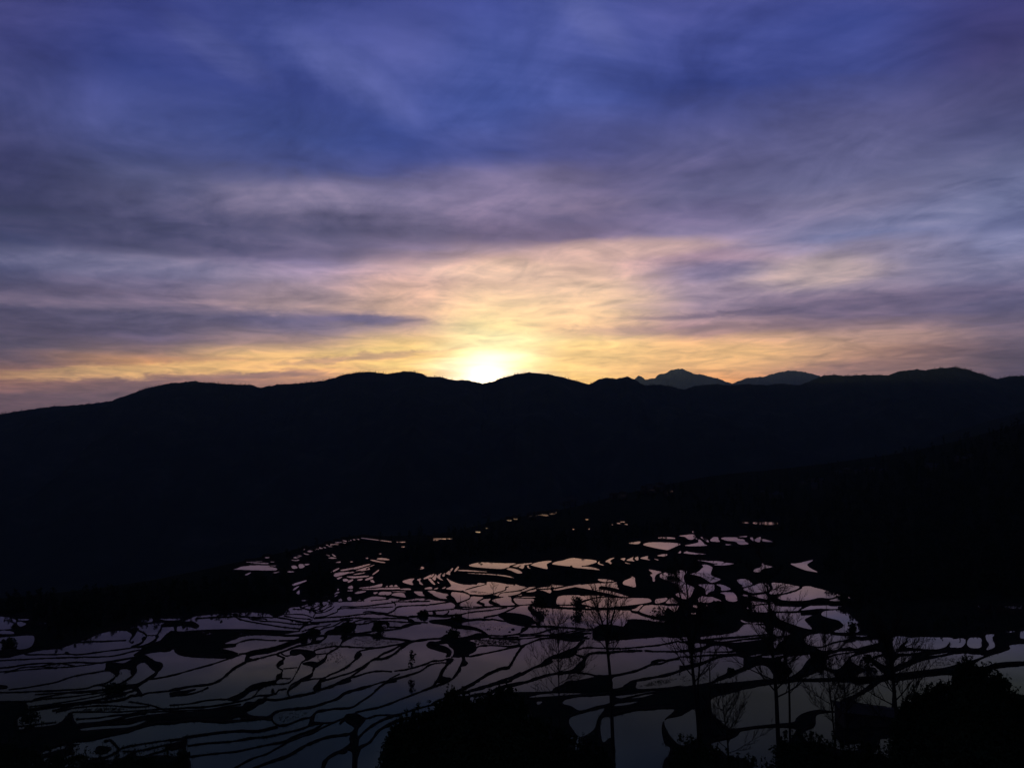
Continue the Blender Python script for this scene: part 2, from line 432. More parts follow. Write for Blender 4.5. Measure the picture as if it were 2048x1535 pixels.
# ------------------------------------------------------------------ paddies: where water, banks and islands lie
TILES = dict(A=(0,1210,5.689),B=(0,1370,5.689),C=(340,1200,5.689),D=(340,1360,5.689),E=(680,1200,5.689),F=(680,1360,5.689),
 G=(1020,1200,5.689),H=(1020,1360,5.689),I=(1360,1200,5.689),J=(1360,1360,5.689),K=(1688,1200,5.689),L=(1688,1360,5.689),
 U1=(440,1060,6.827),U2=(580,1100,6.827),U3=(860,1080,6.827),U4=(1140,1080,6.827),U5=(1420,1080,6.827),U6=(1240,1020,5.689),U7=(940,950,4.452))
PLAN = """
W A 0,650 35,600 170,572 300,545 430,517 560,500 690,488 760,462 860,425 1000,380 1150,315 1300,285 1430,285 1480,262 1540,235 1720,203 1880,193 2030,200 C 230,205 290,180 430,165 580,150 720,138 900,135 1050,138 1130,155 1190,190 1290,160 1330,110 1380,80 1480,70 1560,45 1640,28 1750,15 1850,20 U2 520,703 780,700 1000,690 1100,684 1340,668 1500,684 1700,687 1860,668 1960,677 U3 0,880 230,850 300,850 340,880 360,905 410,908 680,905 1080,905 1200,892 1350,882 1400,900 1550,920 1940,940 2048,945 G 700,108 1280,110 1400,130 1600,190 1780,240 1700,245 1500,215 1350,215 1330,250 1280,295 1200,280 1050,270 960,310 940,335 950,440 1060,455 1250,450 1500,430 1700,418 1900,425 2030,440 I 60,412 0,440 0,560 0,965 H 2048,50 1900,60 1800,75 1480,95 1420,70 1300,70 1160,90 1150,0 700,0 600,40 500,110 350,125 0,130 F 1890,125 1820,140 1720,170 1680,232 1560,242 1500,270 1450,262 1440,195 1360,188 1250,152 1180,210 1140,280 1110,330 1080,380 980,420 880,440 800,470 690,490 600,540 560,620 540,690 510,720 530,780 540,850 520,930 490,996 B 0,939
W A 0,80 60,130 175,160 180,190 130,240 90,270 0,270
W A 0,280 60,280 160,310 80,325 0,300
W A 0,322 40,335 0,350
W A 0,400 150,350 330,340 390,355 380,430 330,480 220,500 170,475 130,430 60,412
W A 0,425 60,425 120,455 160,490 0,525
W A 190,195 250,180 300,210 230,240
W A 215,150 330,155 300,170 205,165
W A 440,205 500,190 540,205 450,220
W A 1620,160 1720,140 1730,185 1620,195
W A 1810,150 1900,150 2048,145 2048,165 1900,170
X A 1880,195 1990,200 2048,215 2048,300 2010,300 1990,330 1940,350 1985,290 1980,240 1850,245 1830,235
X A 1480,262 1540,255 1580,262 1545,320 1530,350 1490,390 1490,420 1520,400 1515,430 1485,425 1470,400 1500,330 1440,285
L4 A 860,425 1000,410 1200,405 1430,395
X A 1620,470 1740,425 1880,380 2048,350 2048,470 1850,520 1700,545 1560,580 1520,560 1600,505
X C 0,350 80,350 330,335 600,325 860,325 1200,335 1440,345 1480,350 1300,385 1400,385 1480,380 1470,405 1250,405 1060,395 860,400 740,440 620,490 745,490 745,525 600,545 700,570 780,605 720,640 650,657 500,658 300,650 150,630 60,595 40,550 0,575 -120,575 -120,470
X C 230,235 280,245 330,280 325,300 280,322 190,345 195,300 150,320 130,290 80,300 70,345 50,345 40,300 -10,260 60,240
W C 80,300 130,290 150,320 190,325 190,345 80,348
W C 205,300 280,320 230,340 200,340
W C 360,365 400,358 390,370
W C 400,380 470,372 450,384
W C 780,372 830,375 800,382
L5 A 1500,265 1580,285 1650,320 1665,350 1640,390 1590,430 1500,470
L2 A 1670,340 1790,335
L4 A 1840,215 1830,270 1790,335 1780,370 1730,410 1650,450 1560,480
X A 1610,375 1640,350 1665,370 1640,400 1615,395
X A 1765,335 1800,335 1800,370 1775,380
L3 A 280,555 560,555 760,550 900,555 1100,530 1300,505 1500,480 1620,455
X A 735,540 760,522 785,540 770,555 745,555
L3 A 0,645 170,615 400,603 600,595 900,585 1200,580 1350,560 1500,520 1600,500
L4 A 0,745 100,700 250,675 450,655 650,655 900,645 1100,650 1250,635 1400,610 1540,585
L2.5 A 0,790 100,742 250,702 450,692 650,703 850,690 1100,660 1250,640
L2 A 450,690 560,670 700,660 850,685
L2.5 A 60,760 200,738 450,716 650,712
L3 A 100,955 300,930 500,895 650,865 780,820 900,790 1050,765 1200,740 1320,760
X A 1210,650 1300,645 1400,655 1480,620 1560,575 1650,560 1700,590 1770,630 1840,650 1855,690 1820,740 1770,750 1720,720 1660,655 1600,655 1555,690 1560,740 1530,790 1490,780 1480,730 1400,720 1360,740 1360,780 1320,810 1300,780 1240,745 1190,740 1200,700
L4 A 1320,800 1280,840 1200,880 1060,910
L4 A 1520,785 1450,840 1340,900 1250,930
L5 A 1800,745 1720,800 1640,850 1560,900 1500,910 1400,905
L4 A 0,1000 400,975 700,960 950,945 1060,915 1150,905 1250,920 1400,905 1560,890 1660,845 1850,815 2048,770
L4 C 0,860 200,800 420,740 640,670 790,620
X A 0,880 50,905 80,940 0,985
L4 A 400,1010 700,990 950,985 1150,965 1380,935 1500,920
L4 B 0,172 300,180 400,150 600,110 800,75 1000,60 1250,35 1450,10
L3 B 300,185 500,150 850,120 1050,90 1350,45 1550,5
L3 B 330,240 600,205 850,165 1100,120 1300,70 1560,15
L4 B 320,270 600,225 900,190 1150,150 1350,105 1520,55 1600,80
X B 1510,20 1560,10 1600,60 1620,100 1580,120 1520,120 1560,80 1550,50 1505,50
L5 B 600,285 800,235 1000,190 1200,180 1400,150 1500,110 1600,110 1700,80 2048,50
L4 B 640,300 800,260 1000,235 1200,225 1500,240 1700,235
L3 B 1470,180 1600,200 1750,230 1880,280
L3 B 820,300 1000,295 1300,298 1600,280 1850,262 2048,255
L4 B 870,380 1100,365 1300,335 1450,325 1600,300 1860,290 2048,285
L6 B 900,435 1150,415 1350,375 1480,340 1650,315
X B 0,180 70,185 90,170 200,190 300,200 320,300 230,350 210,370 220,470 640,440 800,300 850,400 920,440 1200,420 1400,385 1600,345 1800,320 2048,310 2060,425 1800,445 1600,490 1440,540 1250,580 1000,640 840,690 850,780 740,800 720,900 720,960 -400,960 -400,180
W B 225,415 400,390 520,385 620,410 640,440 500,455 220,495
L3 B 200,465 400,440 640,415
W B 240,360 340,320 450,315 380,340
W B 460,780 520,740 700,680 750,680 740,710 640,735 560,760
W B 850,690 1000,650 1160,640 1250,655 1300,690 1290,740 1230,790 1160,820 1050,830 1040,790 960,790 920,850 860,880 730,900 740,830 860,780
X B 1080,760 1110,690 1200,690 1270,710 1200,770 1130,775
W B 720,970 760,920 900,870 940,970
W B 830,650 1000,635 1200,600 1400,545 1440,545 1250,610 1100,645 900,665
W B 920,490 1100,465 1450,440 1640,395 1650,410 1480,470 1200,490 950,510
W B 460,830 560,810 640,850 660,890 600,905 500,860
W B 280,860 360,840 380,900 330,920
L4 B 1360,720 1450,690 1700,650 2048,600
L4 B 1400,745 1560,740 1800,690 2048,640
X B 1880,700 2040,640 2060,720 1900,720
L6 B 1040,830 1200,815 1350,740 1330,690 1290,650 1250,620 1190,630
L5 B 1300,830 1500,830 1650,800 1850,740 2048,690
X B 1100,850 1350,830 1550,740 1560,800 1850,790 2048,820 2060,960 950,960 950,860
W B 1900,770 2048,720 2048,790 1950,800
W B 1140,860 1300,840 1400,870 1250,890
L4 C 300,205 500,190 730,185 790,212 900,237 1100,272 1300,303 1480,322
L3 C 730,175 850,178 950,190 1100,190 1250,198 1350,215 1400,240
L2 C 580,152 730,158
X C 720,145 770,150 770,178 720,180
L3 C 790,190 880,190 930,212 950,190
X C 930,185 970,182 960,225 925,220
L3 C 940,210 1060,205 1100,215 1090,235 960,220
L3 C 1090,235 1200,240 1400,265 1560,270 1540,255 1430,240
L4 C 1190,190 1300,200 1420,225 1560,245 1620,215
L2 C 1290,160 1450,155 1550,165 1620,195
L3 C 1300,175 1450,200 1600,210
L4 C 1480,75 1560,100 1640,120 1650,150 1630,190 1650,210
L2 C 1400,95 1500,100
L2 C 1640,115 1700,95 1780,45
L2 C 1640,135 1740,110 1800,75 1840,60
L2 C 1650,145 1760,130 1840,90 1870,65
L2 C 1500,85 1600,45 1660,40
L2 C 1600,100 1680,65 1740,50
L3 C 1650,190 1760,180 1840,150 1900,130 1910,100 1945,90 1950,70 2048,70
L3 C 1640,205 1800,190 2048,175
L4 C 1600,250 1720,245 1850,235 1950,225 2048,210
L5 C 1470,345 1520,290 1600,270 1700,260
X C 1580,370 1610,340 1670,320 1710,350 1710,385 1580,390
X C 1470,385 1540,365 1580,400 1480,430
X C 1760,370 1800,340 1880,320 1960,300 1980,270 2048,245 2100,300 2048,370 1900,375 1820,385 1760,385
L3 C 1500,350 1600,320 1660,300 1760,290 1830,265
L3 C 1700,340 1760,310 1860,290 1960,235 2048,225
L5 C 1580,400 1750,395 1800,390 2048,380
L3 C 750,490 860,450 980,440 1100,450 1210,452
L3 C 1240,455 1400,450
L5 C 790,605 870,600 950,570 1100,550 1250,510 1400,455 1480,430 1650,400 1780,400
X C 880,590 910,600 900,650 940,660 900,700 850,690 860,640
L5 C 900,690 1000,660 1200,610 1280,580 1440,520 1600,490 1720,460 1780,410
L3 C 1610,470 1630,430 1700,410 1750,410
X C 1610,460 1700,450 1730,470 1650,495 1610,490
X C 1370,570 1440,550 1620,570 1660,600 1660,630 1620,650 1570,680 1520,680 1540,660 1490,610 1440,625 1370,625
L4 C 1640,570 1700,550 1850,520 1930,520 2048,525
L5 C 2048,420 1970,450 1930,520 1850,570 1790,610 1760,660 1700,700 1640,750 1620,820 1560,860 1450,920 1380,960 1340,1024
L3 C 1660,610 1800,600
X C 1510,710 1600,690 1680,700 1720,690 1640,760 1580,740 1520,730
L5 C 1210,615 1270,640 1300,660 1240,700 1215,740 1240,770 1280,790 1260,830 1215,860 1205,905 1150,920 1000,945 920,975 860,1020
L1.5 C 1290,775 1450,760
L3.5 C 1570,670 1500,700 1470,760 1420,850 1390,900 1340,940
L1.5 C 1240,880 1370,885
L3 C 1250,590 1310,625 1370,625
L6 C 0,1024 200,980 450,950 560,910 650,840 720,780 800,730 860,700
L4 C 2048,740 1980,780 1850,830 1740,880 1620,890 1500,915 1420,940
L3 C 1340,940 1220,950 1130,960 1060,985 1000,1024
X C 1720,880 1780,890 1770,915 1720,930 1700,990 1640,1024 1630,990 1680,930
L4 C 2048,820 1950,850 1780,900
L7 C 2048,880 1950,920 1850,970 1720,1010
L5 D 0,175 200,155 340,120 430,80
X D 0,135 180,110 300,90 200,140 60,165 0,165
L4 D 0,278 200,265 400,225 540,213 640,210 740,175 830,130 900,85 1000,45 1200,0
L3 D 640,210 740,230 820,232
L4 D 0,322 200,305 400,295 600,268 780,235 900,205 1000,170 1100,165 1200,145 1240,105 1330,92
L3 D 1300,40 1180,40 1080,60 1010,100 980,150 930,190
X D 1155,110 1175,90 1190,140 1155,145
L3 D 1060,195 1150,165 1210,150
X D 830,280 880,240 960,240 1010,205 1070,210 1000,260 930,320 870,340 820,330
L5 D 1070,205 1200,215 1330,195 1440,170 1600,140 1740,100 1900,40 2000,10
X D 1640,100 1680,40 1720,20 1720,80 1740,100 1640,130
L6 D 1480,20 1420,60 1360,100 1340,140 1360,185
L4 D 0,350 200,335 450,325 650,290 800,270
X D 0,365 300,345 600,310 820,290 860,350 930,395 1060,405 1120,400 1180,365 1170,420 1160,450 1000,450 800,470 640,485 460,478 330,470 200,475 0,490 -30,440
W D 700,440 790,415 800,440
L6 D 1150,400 1200,360 1300,330 1430,320 1600,300 1740,260 1900,205 1980,150 2048,130
L5 D 1150,430 1190,480 1260,510 1360,490 1500,435 1600,415 1640,380 1690,345 1800,330 1900,315 2048,310
X D 1590,420 1650,390 1640,440 1640,470 1700,485 1620,510 1570,515 1590,450
L4 D 1640,470 1740,480 1860,475
L4 D 150,640 400,605 600,580 800,565 1000,565 1200,520 1300,495
X D 125,650 180,650 200,700 182,760 200,830 228,856 196,900 240,950 205,1010 150,1010 180,900 150,830 130,740
L5 D 200,740 400,710 700,690 900,655 1100,635 1300,595 1500,545 1600,510 1730,480
L5 D 220,865 400,840 700,810 900,775 1100,730 1300,690 1400,640 1500,600 1620,560 1740,490
L5 D 600,1060 730,996 900,900 1100,830 1250,750 1350,690 1460,650 1600,600 1740,530 1860,475 1990,420
X D 1990,395 2048,375 2100,430 2048,490 1990,450
L7 D 800,1060 950,996 1150,920 1350,850 1500,760 1650,690 1800,640 1960,620
L6 D 1980,620 2048,605 2080,600
L10 D 1720,1060 1740,996 1760,930 1810,870 1900,820 2000,800
X F 60,395 160,370 210,380 290,440 250,500 210,550 200,620 220,640 210,760 240,770 215,850 200,930 180,1060 120,1060 140,880 120,800 70,790 30,800 20,780 110,710 105,650 150,560 160,530 60,460
X D 0,730 100,730 130,770 0,790
X D 0,890 120,876 180,880 150,930 205,960 190,1010 0,1010
L4 D 0,690 130,660
L7 F 40,615 110,605 150,580
L6 F 0,485 50,440 100,400
L3 E 0,185 200,160 380,150 560,170 760,195
L3 E 0,90 20,70 170,70 320,60 460,40 600,25 620,15
L1.5 E 20,90 200,85 500,75 610,70
L3.5 E 550,145 620,110 640,80 700,65 850,55 1000,50 1100,30 1250,15
L4 E 590,10 630,40 625,60
L3 E 630,12 800,12 1000,5 1150,10
L4 E 265,138 300,125 400,132 550,148
L3 E 290,145 450,150 600,170 760,185
L4 E 0,215 180,195 400,205 550,200 700,205 800,215 840,235
L3.5 E 150,250 230,220 400,205
L2.5 E 0,285 60,250 150,215
X E -60,300 40,275 100,245 160,255 190,270 170,330 120,360 30,365 -60,365
L3 E 190,270 300,260 400,235 600,235 740,245 880,245 1000,250
L2 E 280,255 300,230 420,225
X E 370,300 400,260 440,235 510,235 560,255 560,290 540,310 520,270 460,290 460,330 400,350 370,340
L3 E 450,340 540,305 690,300
X E 680,310 720,280 790,260 920,250 920,265 830,280 770,305 700,320
L5 E 0,385 230,370 380,350 550,335 700,315
L3 E 0,375 120,375
L6 E 140,400 330,390 400,410 500,425 700,445 800,460
L5 E 0,510 30,470 100,430 180,400
X E 690,500 720,475 800,455 860,460 780,500 720,545 690,540
L4 E 0,520 150,530 380,535 500,525 700,490
L4 E 220,575 350,545 480,530
X E 160,640 200,580 245,600 240,630 180,680
L5 E 0,790 80,750 150,690 190,660
L5 E 0,855 120,820 240,760 330,700 420,650 500,600 600,560 680,510
L6 E 0,945 90,900 160,840 270,760 330,705
L6 E 400,670 530,650 640,590 700,530
X E 0,920 60,890 130,900 110,925 0,955
L4 E 60,900 180,860 300,825 430,800 590,805
L4 E 620,800 740,785 860,755 1000,710 1060,685 1150,680 1230,660
L4 E 180,1020 340,970 500,920 620,900 800,840 920,800 1000,740 1080,715
L2 E 560,890 640,850 680,830
L6 E 400,1024 470,970 560,910 700,870 800,840
L6 E 780,470 860,460 1000,440 1180,430
X E 1160,415 1200,385 1260,380 1310,420 1450,405 1560,370 1640,370 1590,345 1400,325 1330,320 1240,290 1180,280 1050,260 1010,240 1040,220 1200,210 1250,200 1330,180 1400,190 1470,210 1600,200 1750,220 1500,235 1330,270 1450,285 1560,310 1640,350 1700,400 1710,420 1480,450 1540,480 1550,520 1550,570 1480,610 1440,640 1280,650 1250,640 1200,640 1210,600 1100,570 1010,540 980,505 1020,465 1100,465 1170,440
W E 1130,500 1220,490 1240,520 1290,560 1290,610 1270,640 1250,650 1270,600 1260,560 1200,520
L4 E 760,195 850,190 1000,175 1200,185 1300,170
X E 770,195 800,170 920,170 940,140 1000,140 1010,170 960,185 850,195
L3 E 980,125 1060,115 1150,110 1300,95 1450,95 1700,75 1900,70
L3 E 1010,165 1200,165 1350,160 1500,130 1700,110 1900,80
X E 1055,120 1085,130 1095,165 1060,160
L4 E 1240,120 1220,150 1180,165
X E 1250,-40 1330,5 1370,20 1365,70 1400,85 1300,90 1310,50
X E 1565,15 1610,20 1650,55 1620,70 1570,35
X E 1695,5 1740,10 1800,40 1840,60 1780,65 1730,35
X E 1960,0 1990,20 2040,60 2010,65 1960,25
L2 E 1370,20 1470,0
L4 E 1640,190 1800,160 1900,120 2000,75 2048,50
X E 1800,170 1900,135 2048,165 2110,200 2048,270 1900,235 1850,210
L4 E 1720,210 1900,240 2048,270
L4 E 1690,395 1860,400 1980,385 2048,370
L3 E 1710,420 1850,420 2048,412
L5 E 1700,428 1850,432 2048,437
L4 E 1550,540 1600,515 1750,510 1900,520 1960,515 2048,500
L5 E 1440,640 1600,610 1800,570 1900,545 2048,515
X E 1220,660 1290,660 1280,700 1220,740 1190,800 1170,860 1270,885 1160,950 1050,985 1070,940 1120,860 1150,790 1200,730
X E 1420,640 1430,680 1460,710 1430,740 1380,750 1380,790 1350,830 1310,880 1270,900 1290,860 1330,800 1370,720 1390,670
W E 1080,960 1120,930 1135,950 1090,968
L5 E 940,1024 1080,970 1200,930 1300,880
L2.5 E 1080,715 1150,705 1230,710
L5 E 1340,1024 1500,940 1700,820 1850,760 1920,750 1980,650 2048,560
L7 E 1480,1024 1700,960 1900,890 2048,830
L8 E 1750,1024 1850,980 2048,940
L7 F 0,185 60,140 200,100 340,60
L5 F 0,325 150,295 250,230 370,150 480,50 640,0
L5 F 180,360 300,330 480,290 680,215 850,150 1050,80 1250,0
L5 F 220,400 300,430 420,395 600,390 680,380 840,330 1050,275 1140,275
L5 F 1040,270 1080,240 1180,200 1350,120 1590,0
L7 F 220,640 300,560 420,480 560,415 680,385
L7 F 210,760 320,710 380,650 450,560 600,480 700,440 900,400 1080,345
L6 F 1360,130 1500,120 1700,60 1950,0
L7 F 1360,195 1500,170 1700,140 1850,90 1900,60 2048,30
L5 G 0,540 150,510 330,440 500,425 900,430
L6 G 0,750 60,640 110,560 160,510
X G -60,150 80,145 220,180 280,230 300,260 150,285 -40,250
X G 205,70 240,60 270,100 340,140 390,180 390,210 350,250 340,290 290,270 340,220 300,180 240,140 205,100
L6 G 0,255 200,290 350,295 500,300 650,310 850,325
X G 140,310 220,300 180,340 120,370
L4 G 0,393 200,385 330,370 450,330 550,320
L3 G 0,412 90,410
L3.5 G 110,408 300,395 500,385 700,350 850,325 940,320
L4 G 0,435 200,430 400,400 650,380 850,345 940,340
X G 500,400 720,380 840,360 930,370 900,395 850,430 780,465 650,460 500,430 440,410
W G 840,400 880,380 930,380 910,395 850,410
X G 860,440 790,470 740,525 640,565 560,600 480,625 410,660 350,715 250,760 190,800 280,770 400,745 490,700 480,665 620,660 700,640 760,600 770,550 830,490
L7 G 0,905 100,855 250,775
X G 740,610 870,640 860,700 850,760 800,810 700,830 600,830 700,790 760,730 830,665 790,640
L8 G 0,965 200,920 400,855 600,820 760,790
L6 G 860,650 900,610 1000,590 1100,590 1300,575 1500,570
L4 G 770,560 850,535 1000,540 1250,545 1500,525 1700,505 1900,465 2048,450
L5 G 1540,570 1700,580 2048,575
L5 G 770,820 880,830 1000,860
L6 G 1000,860 1200,850 1330,825 1460,790 1600,730 1720,700 1850,670 2048,635
X G 1610,690 1700,665 1790,680 1740,720 1620,730
W G 1690,700 1740,685 1770,690 1700,710
L7 G 1330,960 1400,920 1600,880 1800,840 1950,790 2048,740
X G 1290,970 1380,920 1440,910 1420,990 1300,1024
X G 490,1040 600,950 750,910 900,880 1000,860 1150,850 1200,860 1160,900 1150,1040
W U2 880,580 960,550 1040,545 1030,565 930,590
W U2 955,505 1100,490 1200,465 1255,455 1260,475 1220,500 950,520
W U2 950,527 1200,512 1400,503 1490,507 1495,527 1300,533 1000,535
W U2 1500,525 1620,515 1650,525 1640,540 1520,535
W U2 1300,500 1330,480 1335,500
W U2 1350,490 1390,470 1410,490 1370,500
W U2 1415,490 1440,468 1475,490 1420,497
W U2 1205,590 1240,565 1330,560 1390,565 1300,605 1220,605
W U2 1310,605 1400,570 1370,600 1330,612
W U2 1380,605 1430,575 1540,575 1580,630 1560,640 1400,615
W U2 1140,570 1200,565 1180,590 1150,595
W U2 1400,553 1570,558 1570,568 1420,563
W U2 1005,675 1080,640 1170,625 1260,630 1335,655 1200,670 1080,683 1020,688
W U2 1345,663 1400,652 1495,668 1470,678 1380,673
W U2 1500,683 1620,673 1720,655 1850,655 1830,668 1700,683 1560,688
W U2 1690,560 1800,560 1810,590 1840,620 1760,615
W U2 1870,545 1960,550 2048,590 2048,640 1980,625 1930,585
W U2 1840,515 1900,500 1945,505 1940,525 1850,530
W U2 1960,525 2020,510 2000,530
W U2 660,690 690,655 715,690
W U2 780,650 825,630 840,680 800,685
W U2 895,645 920,655 910,670
W U2 920,680 975,670 980,685
W U2 510,685 545,675 545,695
W U2 590,625 640,600 650,610 600,640
W U2 600,600 650,560 680,570 640,590
W U2 790,500 840,475 860,500 850,525 795,520
W U2 785,545 850,535 850,555 790,555
W U2 640,530 670,520 660,545
W U2 410,640 460,630 530,625 480,645
W U2 160,680 235,672 230,685 170,690
W U2 585,330 640,305 790,290 805,310 700,340 620,360
W U2 640,375 700,350 710,365 660,395
W U2 720,395 760,385 800,400 780,420 730,420
W U2 805,405 860,385 860,410 800,440 785,430
W U2 770,355 900,350 1070,340 1060,360 880,378 820,373
W U2 1030,390 1120,355 1130,380 1040,410
W U2 930,388 990,382 980,405 920,410
W U2 960,265 1030,250 1040,270 980,280
W U2 1045,265 1080,235 1090,260
W U2 1095,405 1130,400 1155,440 1110,430
W U2 690,265 860,235 870,250 720,280
W U2 870,235 1070,185 1090,195 900,255
W U2 900,270 1170,190 1080,228 950,275
W U2 810,300 860,285 880,300 820,310
W U2 860,325 1030,295 1000,315 900,330
W U2 1120,330 1200,265 1215,275 1150,325
W U2 560,290 660,240 670,250 580,300
W U2 1180,115 1240,100 1320,110 1365,130 1250,130
W U2 1090,130 1150,130 1300,160 1270,170 1150,150
W U2 1210,45 1250,42 1240,52
W U2 1030,105 1065,100 1060,115
W U2 520,105 570,90 640,105 580,112
W U2 490,55 550,70 530,77
W U2 570,45 630,80 600,82
W U2 620,165 680,150 690,165
W U2 815,155 855,150 850,162
W U2 20,210 90,210 100,240 40,250
W U2 120,190 180,185 200,220 150,245 120,230
W U2 200,185 270,185 220,205
W U2 0,280 70,290 0,300 -40,290
W U2 10,130 130,125 90,145
W U2 45,95 90,85 70,100
W U2 40,530 120,480 115,500 50,545
W U2 85,580 130,540 125,600
W U2 30,460 200,410 220,420 60,480
W U2 1535,430 1570,400 1700,380 1670,420 1680,470 1600,455
W U2 1720,400 1790,380 1780,420 1820,470 1770,455 1760,420
W U2 1820,380 1940,325 1950,350 1850,390
W U2 1885,390 1920,380 1980,460 1950,460
W U2 1950,370 1975,335 2000,330 1975,400
W U2 2000,350 2048,320 2048,380 2010,370
W U2 1745,250 1800,220 1840,230 1820,250 1760,265
W U3 -20,480 60,455 30,500 0,500
W U3 30,510 90,460 75,540 50,540
W U3 95,490 165,440 130,495 180,545 130,530
W U3 165,480 205,440 195,490
W U3 215,450 305,375 310,395 275,440 275,470 230,460
W U3 330,420 370,360 395,360 380,400 340,425
W U3 45,580 75,600 50,605
W U3 100,560 130,580 110,585
W U3 60,655 120,640 70,667
W U3 160,655 215,630 200,655
W U3 530,345 570,320 700,298 860,305 1000,310 1180,315 1090,345 1080,365 980,388 880,385 620,365
W U3 1130,345 1220,320 1400,305 1330,330 1220,345 1200,365 1140,355
W U3 1210,365 1240,345 1290,340 1270,385 1240,380
W U3 1325,345 1345,340 1350,370 1380,382 1340,377
W U3 1375,330 1500,290 1650,275 1660,290 1595,325 1605,390 1500,370 1420,350
W U3 1040,390 1080,375 1180,390 1260,440 1200,450 1100,410
W U3 1665,315 1720,290 1820,270 1900,245 2010,235 2048,235 U4 60,240 350,270 360,300 200,345 0,350 U3 1940,340 1920,355 1700,330
W U3 1940,350 2000,347 U4 60,343 300,365 410,405 200,385 60,370
W U3 385,400 450,400 600,410 800,428 600,425 400,415
W U3 470,445 600,445 800,455 980,470 1080,485 1150,515 1070,500 900,475 600,455
W U3 215,660 290,620 240,540 230,515 300,555 400,590 500,605 640,600 640,620 520,655 440,685 330,675
W U3 655,580 760,585 740,600 655,620
W U3 455,685 540,660 650,630 760,600 785,565 900,570 1050,595 1155,605 1100,625 1030,635 1025,670 960,695 850,725 760,740 560,735 520,715
W U3 860,735 960,705 1040,675 1045,640 1160,610 1165,595 1240,620 1320,640 1200,680 1050,700 960,715 930,755 880,745
W U3 940,765 970,718 1100,703 1235,690 1230,720 1150,745 1020,765
W U3 1240,690 1350,640 1450,635 1350,670 1280,695
W U3 1300,700 1450,663 1440,690 1380,705
W U3 1450,658 1530,638 1640,625 1660,600 1790,615 1830,620 1640,652
W U3 1480,672 1650,667 1640,720 1560,690
W U3 1680,670 1800,640 2048,600 2048,620 1900,650 1740,680
W U3 300,700 400,705 520,730 540,760 530,790 430,830 400,840 370,845 330,780 290,750
W U3 415,898 430,845 540,800 572,760 720,770 700,800 650,830 640,860 720,897
W U3 670,830 740,800 830,795 800,830 810,860 870,888 750,893 745,860
W U3 850,810 980,775 1090,760 1110,790 1115,840 1160,878 980,888 930,860 860,830
W U3 1140,800 1200,784 1420,797 1430,820 1400,860 1230,878 1170,850
W U3 1150,768 1440,768 1440,778 1300,783
W U3 0,680 70,690 180,720 260,735 215,770 230,795 120,785 60,740 0,715
W U3 0,820 100,820 230,830 0,865
W U3 1190,750 1250,735 1250,752
W U3 1730,868 1735,790 1770,758 1900,745 2048,750 2048,800 1990,870 1900,872 1830,872
W U3 1750,882 1900,885 2048,890 2048,915 1940,912 1800,905
W U4 70,630 200,600 380,585 640,570 600,590 420,625 400,660 550,690 800,765 700,765 500,720 250,665
W U4 440,620 560,597 640,592 650,640 665,665 560,640
W U4 385,545 400,525 500,530 600,555 480,568
W U4 720,585 740,550 840,505 820,480 880,505 890,560 900,620 880,640 800,620 740,605
W U4 1075,400 1150,405 1250,430 1190,460 1160,500 1160,560 1130,555 1125,510 1090,465 1125,450
W U4 1225,490 1250,450 1400,425 1490,405 1600,425 1560,470 1555,530 1590,590 1690,640 1680,690 1640,770 1560,800 1440,740 1510,700 1480,640 1460,600 1360,560 1250,515
W U4 1640,460 1740,430 1800,380 1820,350 1790,335 1860,330 1930,355 1945,380 1925,470 2040,520 U5 135,540 40,575 U4 1900,565 1820,510 1740,480
W U4 1730,270 1900,280 U5 90,280 210,300 60,315 0,303 U4 1850,290
W U5 50,325 220,305 330,318 200,340 90,340
W U4 1750,605 1850,595 1980,600 U5 60,600 55,680 0,700 U4 1860,740 1850,690 1830,650
W U5 85,600 180,605 285,665 160,685 150,640
W U4 140,760 350,750 500,760 380,770 200,810 150,820
W U4 160,855 380,778 560,780 850,785 1060,790 1110,820 1100,840 1000,860 850,880 700,895 500,915 350,910 220,880
W U4 220,900 300,912 280,925 210,925
W U4 840,945 900,925 960,880 1000,880 960,920 930,960 880,960
W U4 945,965 985,920 1012,887 1160,877 1330,887 1330,920 1290,960 G 1750,110 1760,160 1680,180 1560,160
W U4 1165,810 1220,790 1330,785 1300,830 1240,850 1170,860
W U4 1310,855 1350,800 1400,785 1470,845 1450,860
W U4 1350,890 1480,880 1470,930 1440,980 1400,960 1350,920
W U4 1760,780 1830,755 1900,760 1960,820 1880,850 1760,840
W U4 1930,770 2048,820 2048,840 1970,820
W U4 1670,890 1740,880 1740,920 1690,910
W U4 1800,880 1880,870 1870,900
W U4 1650,995 1720,985 1700,1010
W U4 1770,940 1810,960 1790,970
W U4 375,310 410,280 400,310 470,335 420,335
W U4 480,290 540,250 610,235 570,260 550,290 620,330 560,325 520,300
W U4 690,250 760,240 740,290 830,320 760,310 740,280
W U4 770,270 860,225 880,205 860,240 860,265 885,285 830,280
W U4 885,240 930,220 930,270 900,265
W U4 960,240 1060,210 1060,250 1100,270 1000,255
W U4 1145,250 1200,260 1205,272
W U4 785,40 860,22 960,15 930,50
W U4 1000,60 1060,30 1200,25 1400,30 1510,50 1430,90 1340,130 1280,125 1140,100
W U6 650,290 740,280 830,272 860,300 830,330 780,330 730,300
W U6 735,400 870,370 890,340 845,325 870,312 930,345 960,380 990,400 850,407
W U6 430,315 480,300 620,310 620,325 500,322
W U6 1030,350 1060,305 1115,305 1125,340 1180,358
W U6 915,305 960,305 1020,350 990,360 950,330
W U6 1150,320 1200,305 1400,312 1420,350 1455,370 1455,385 1360,387 1310,355 1220,345
W U6 1195,382 1270,388 1220,396
W U6 1340,300 1440,290 1430,305
W U6 1480,310 1510,310 1520,350 1490,330
W U6 1530,330 1600,300 1590,360 1540,350
W U6 1615,320 1740,358 1620,350
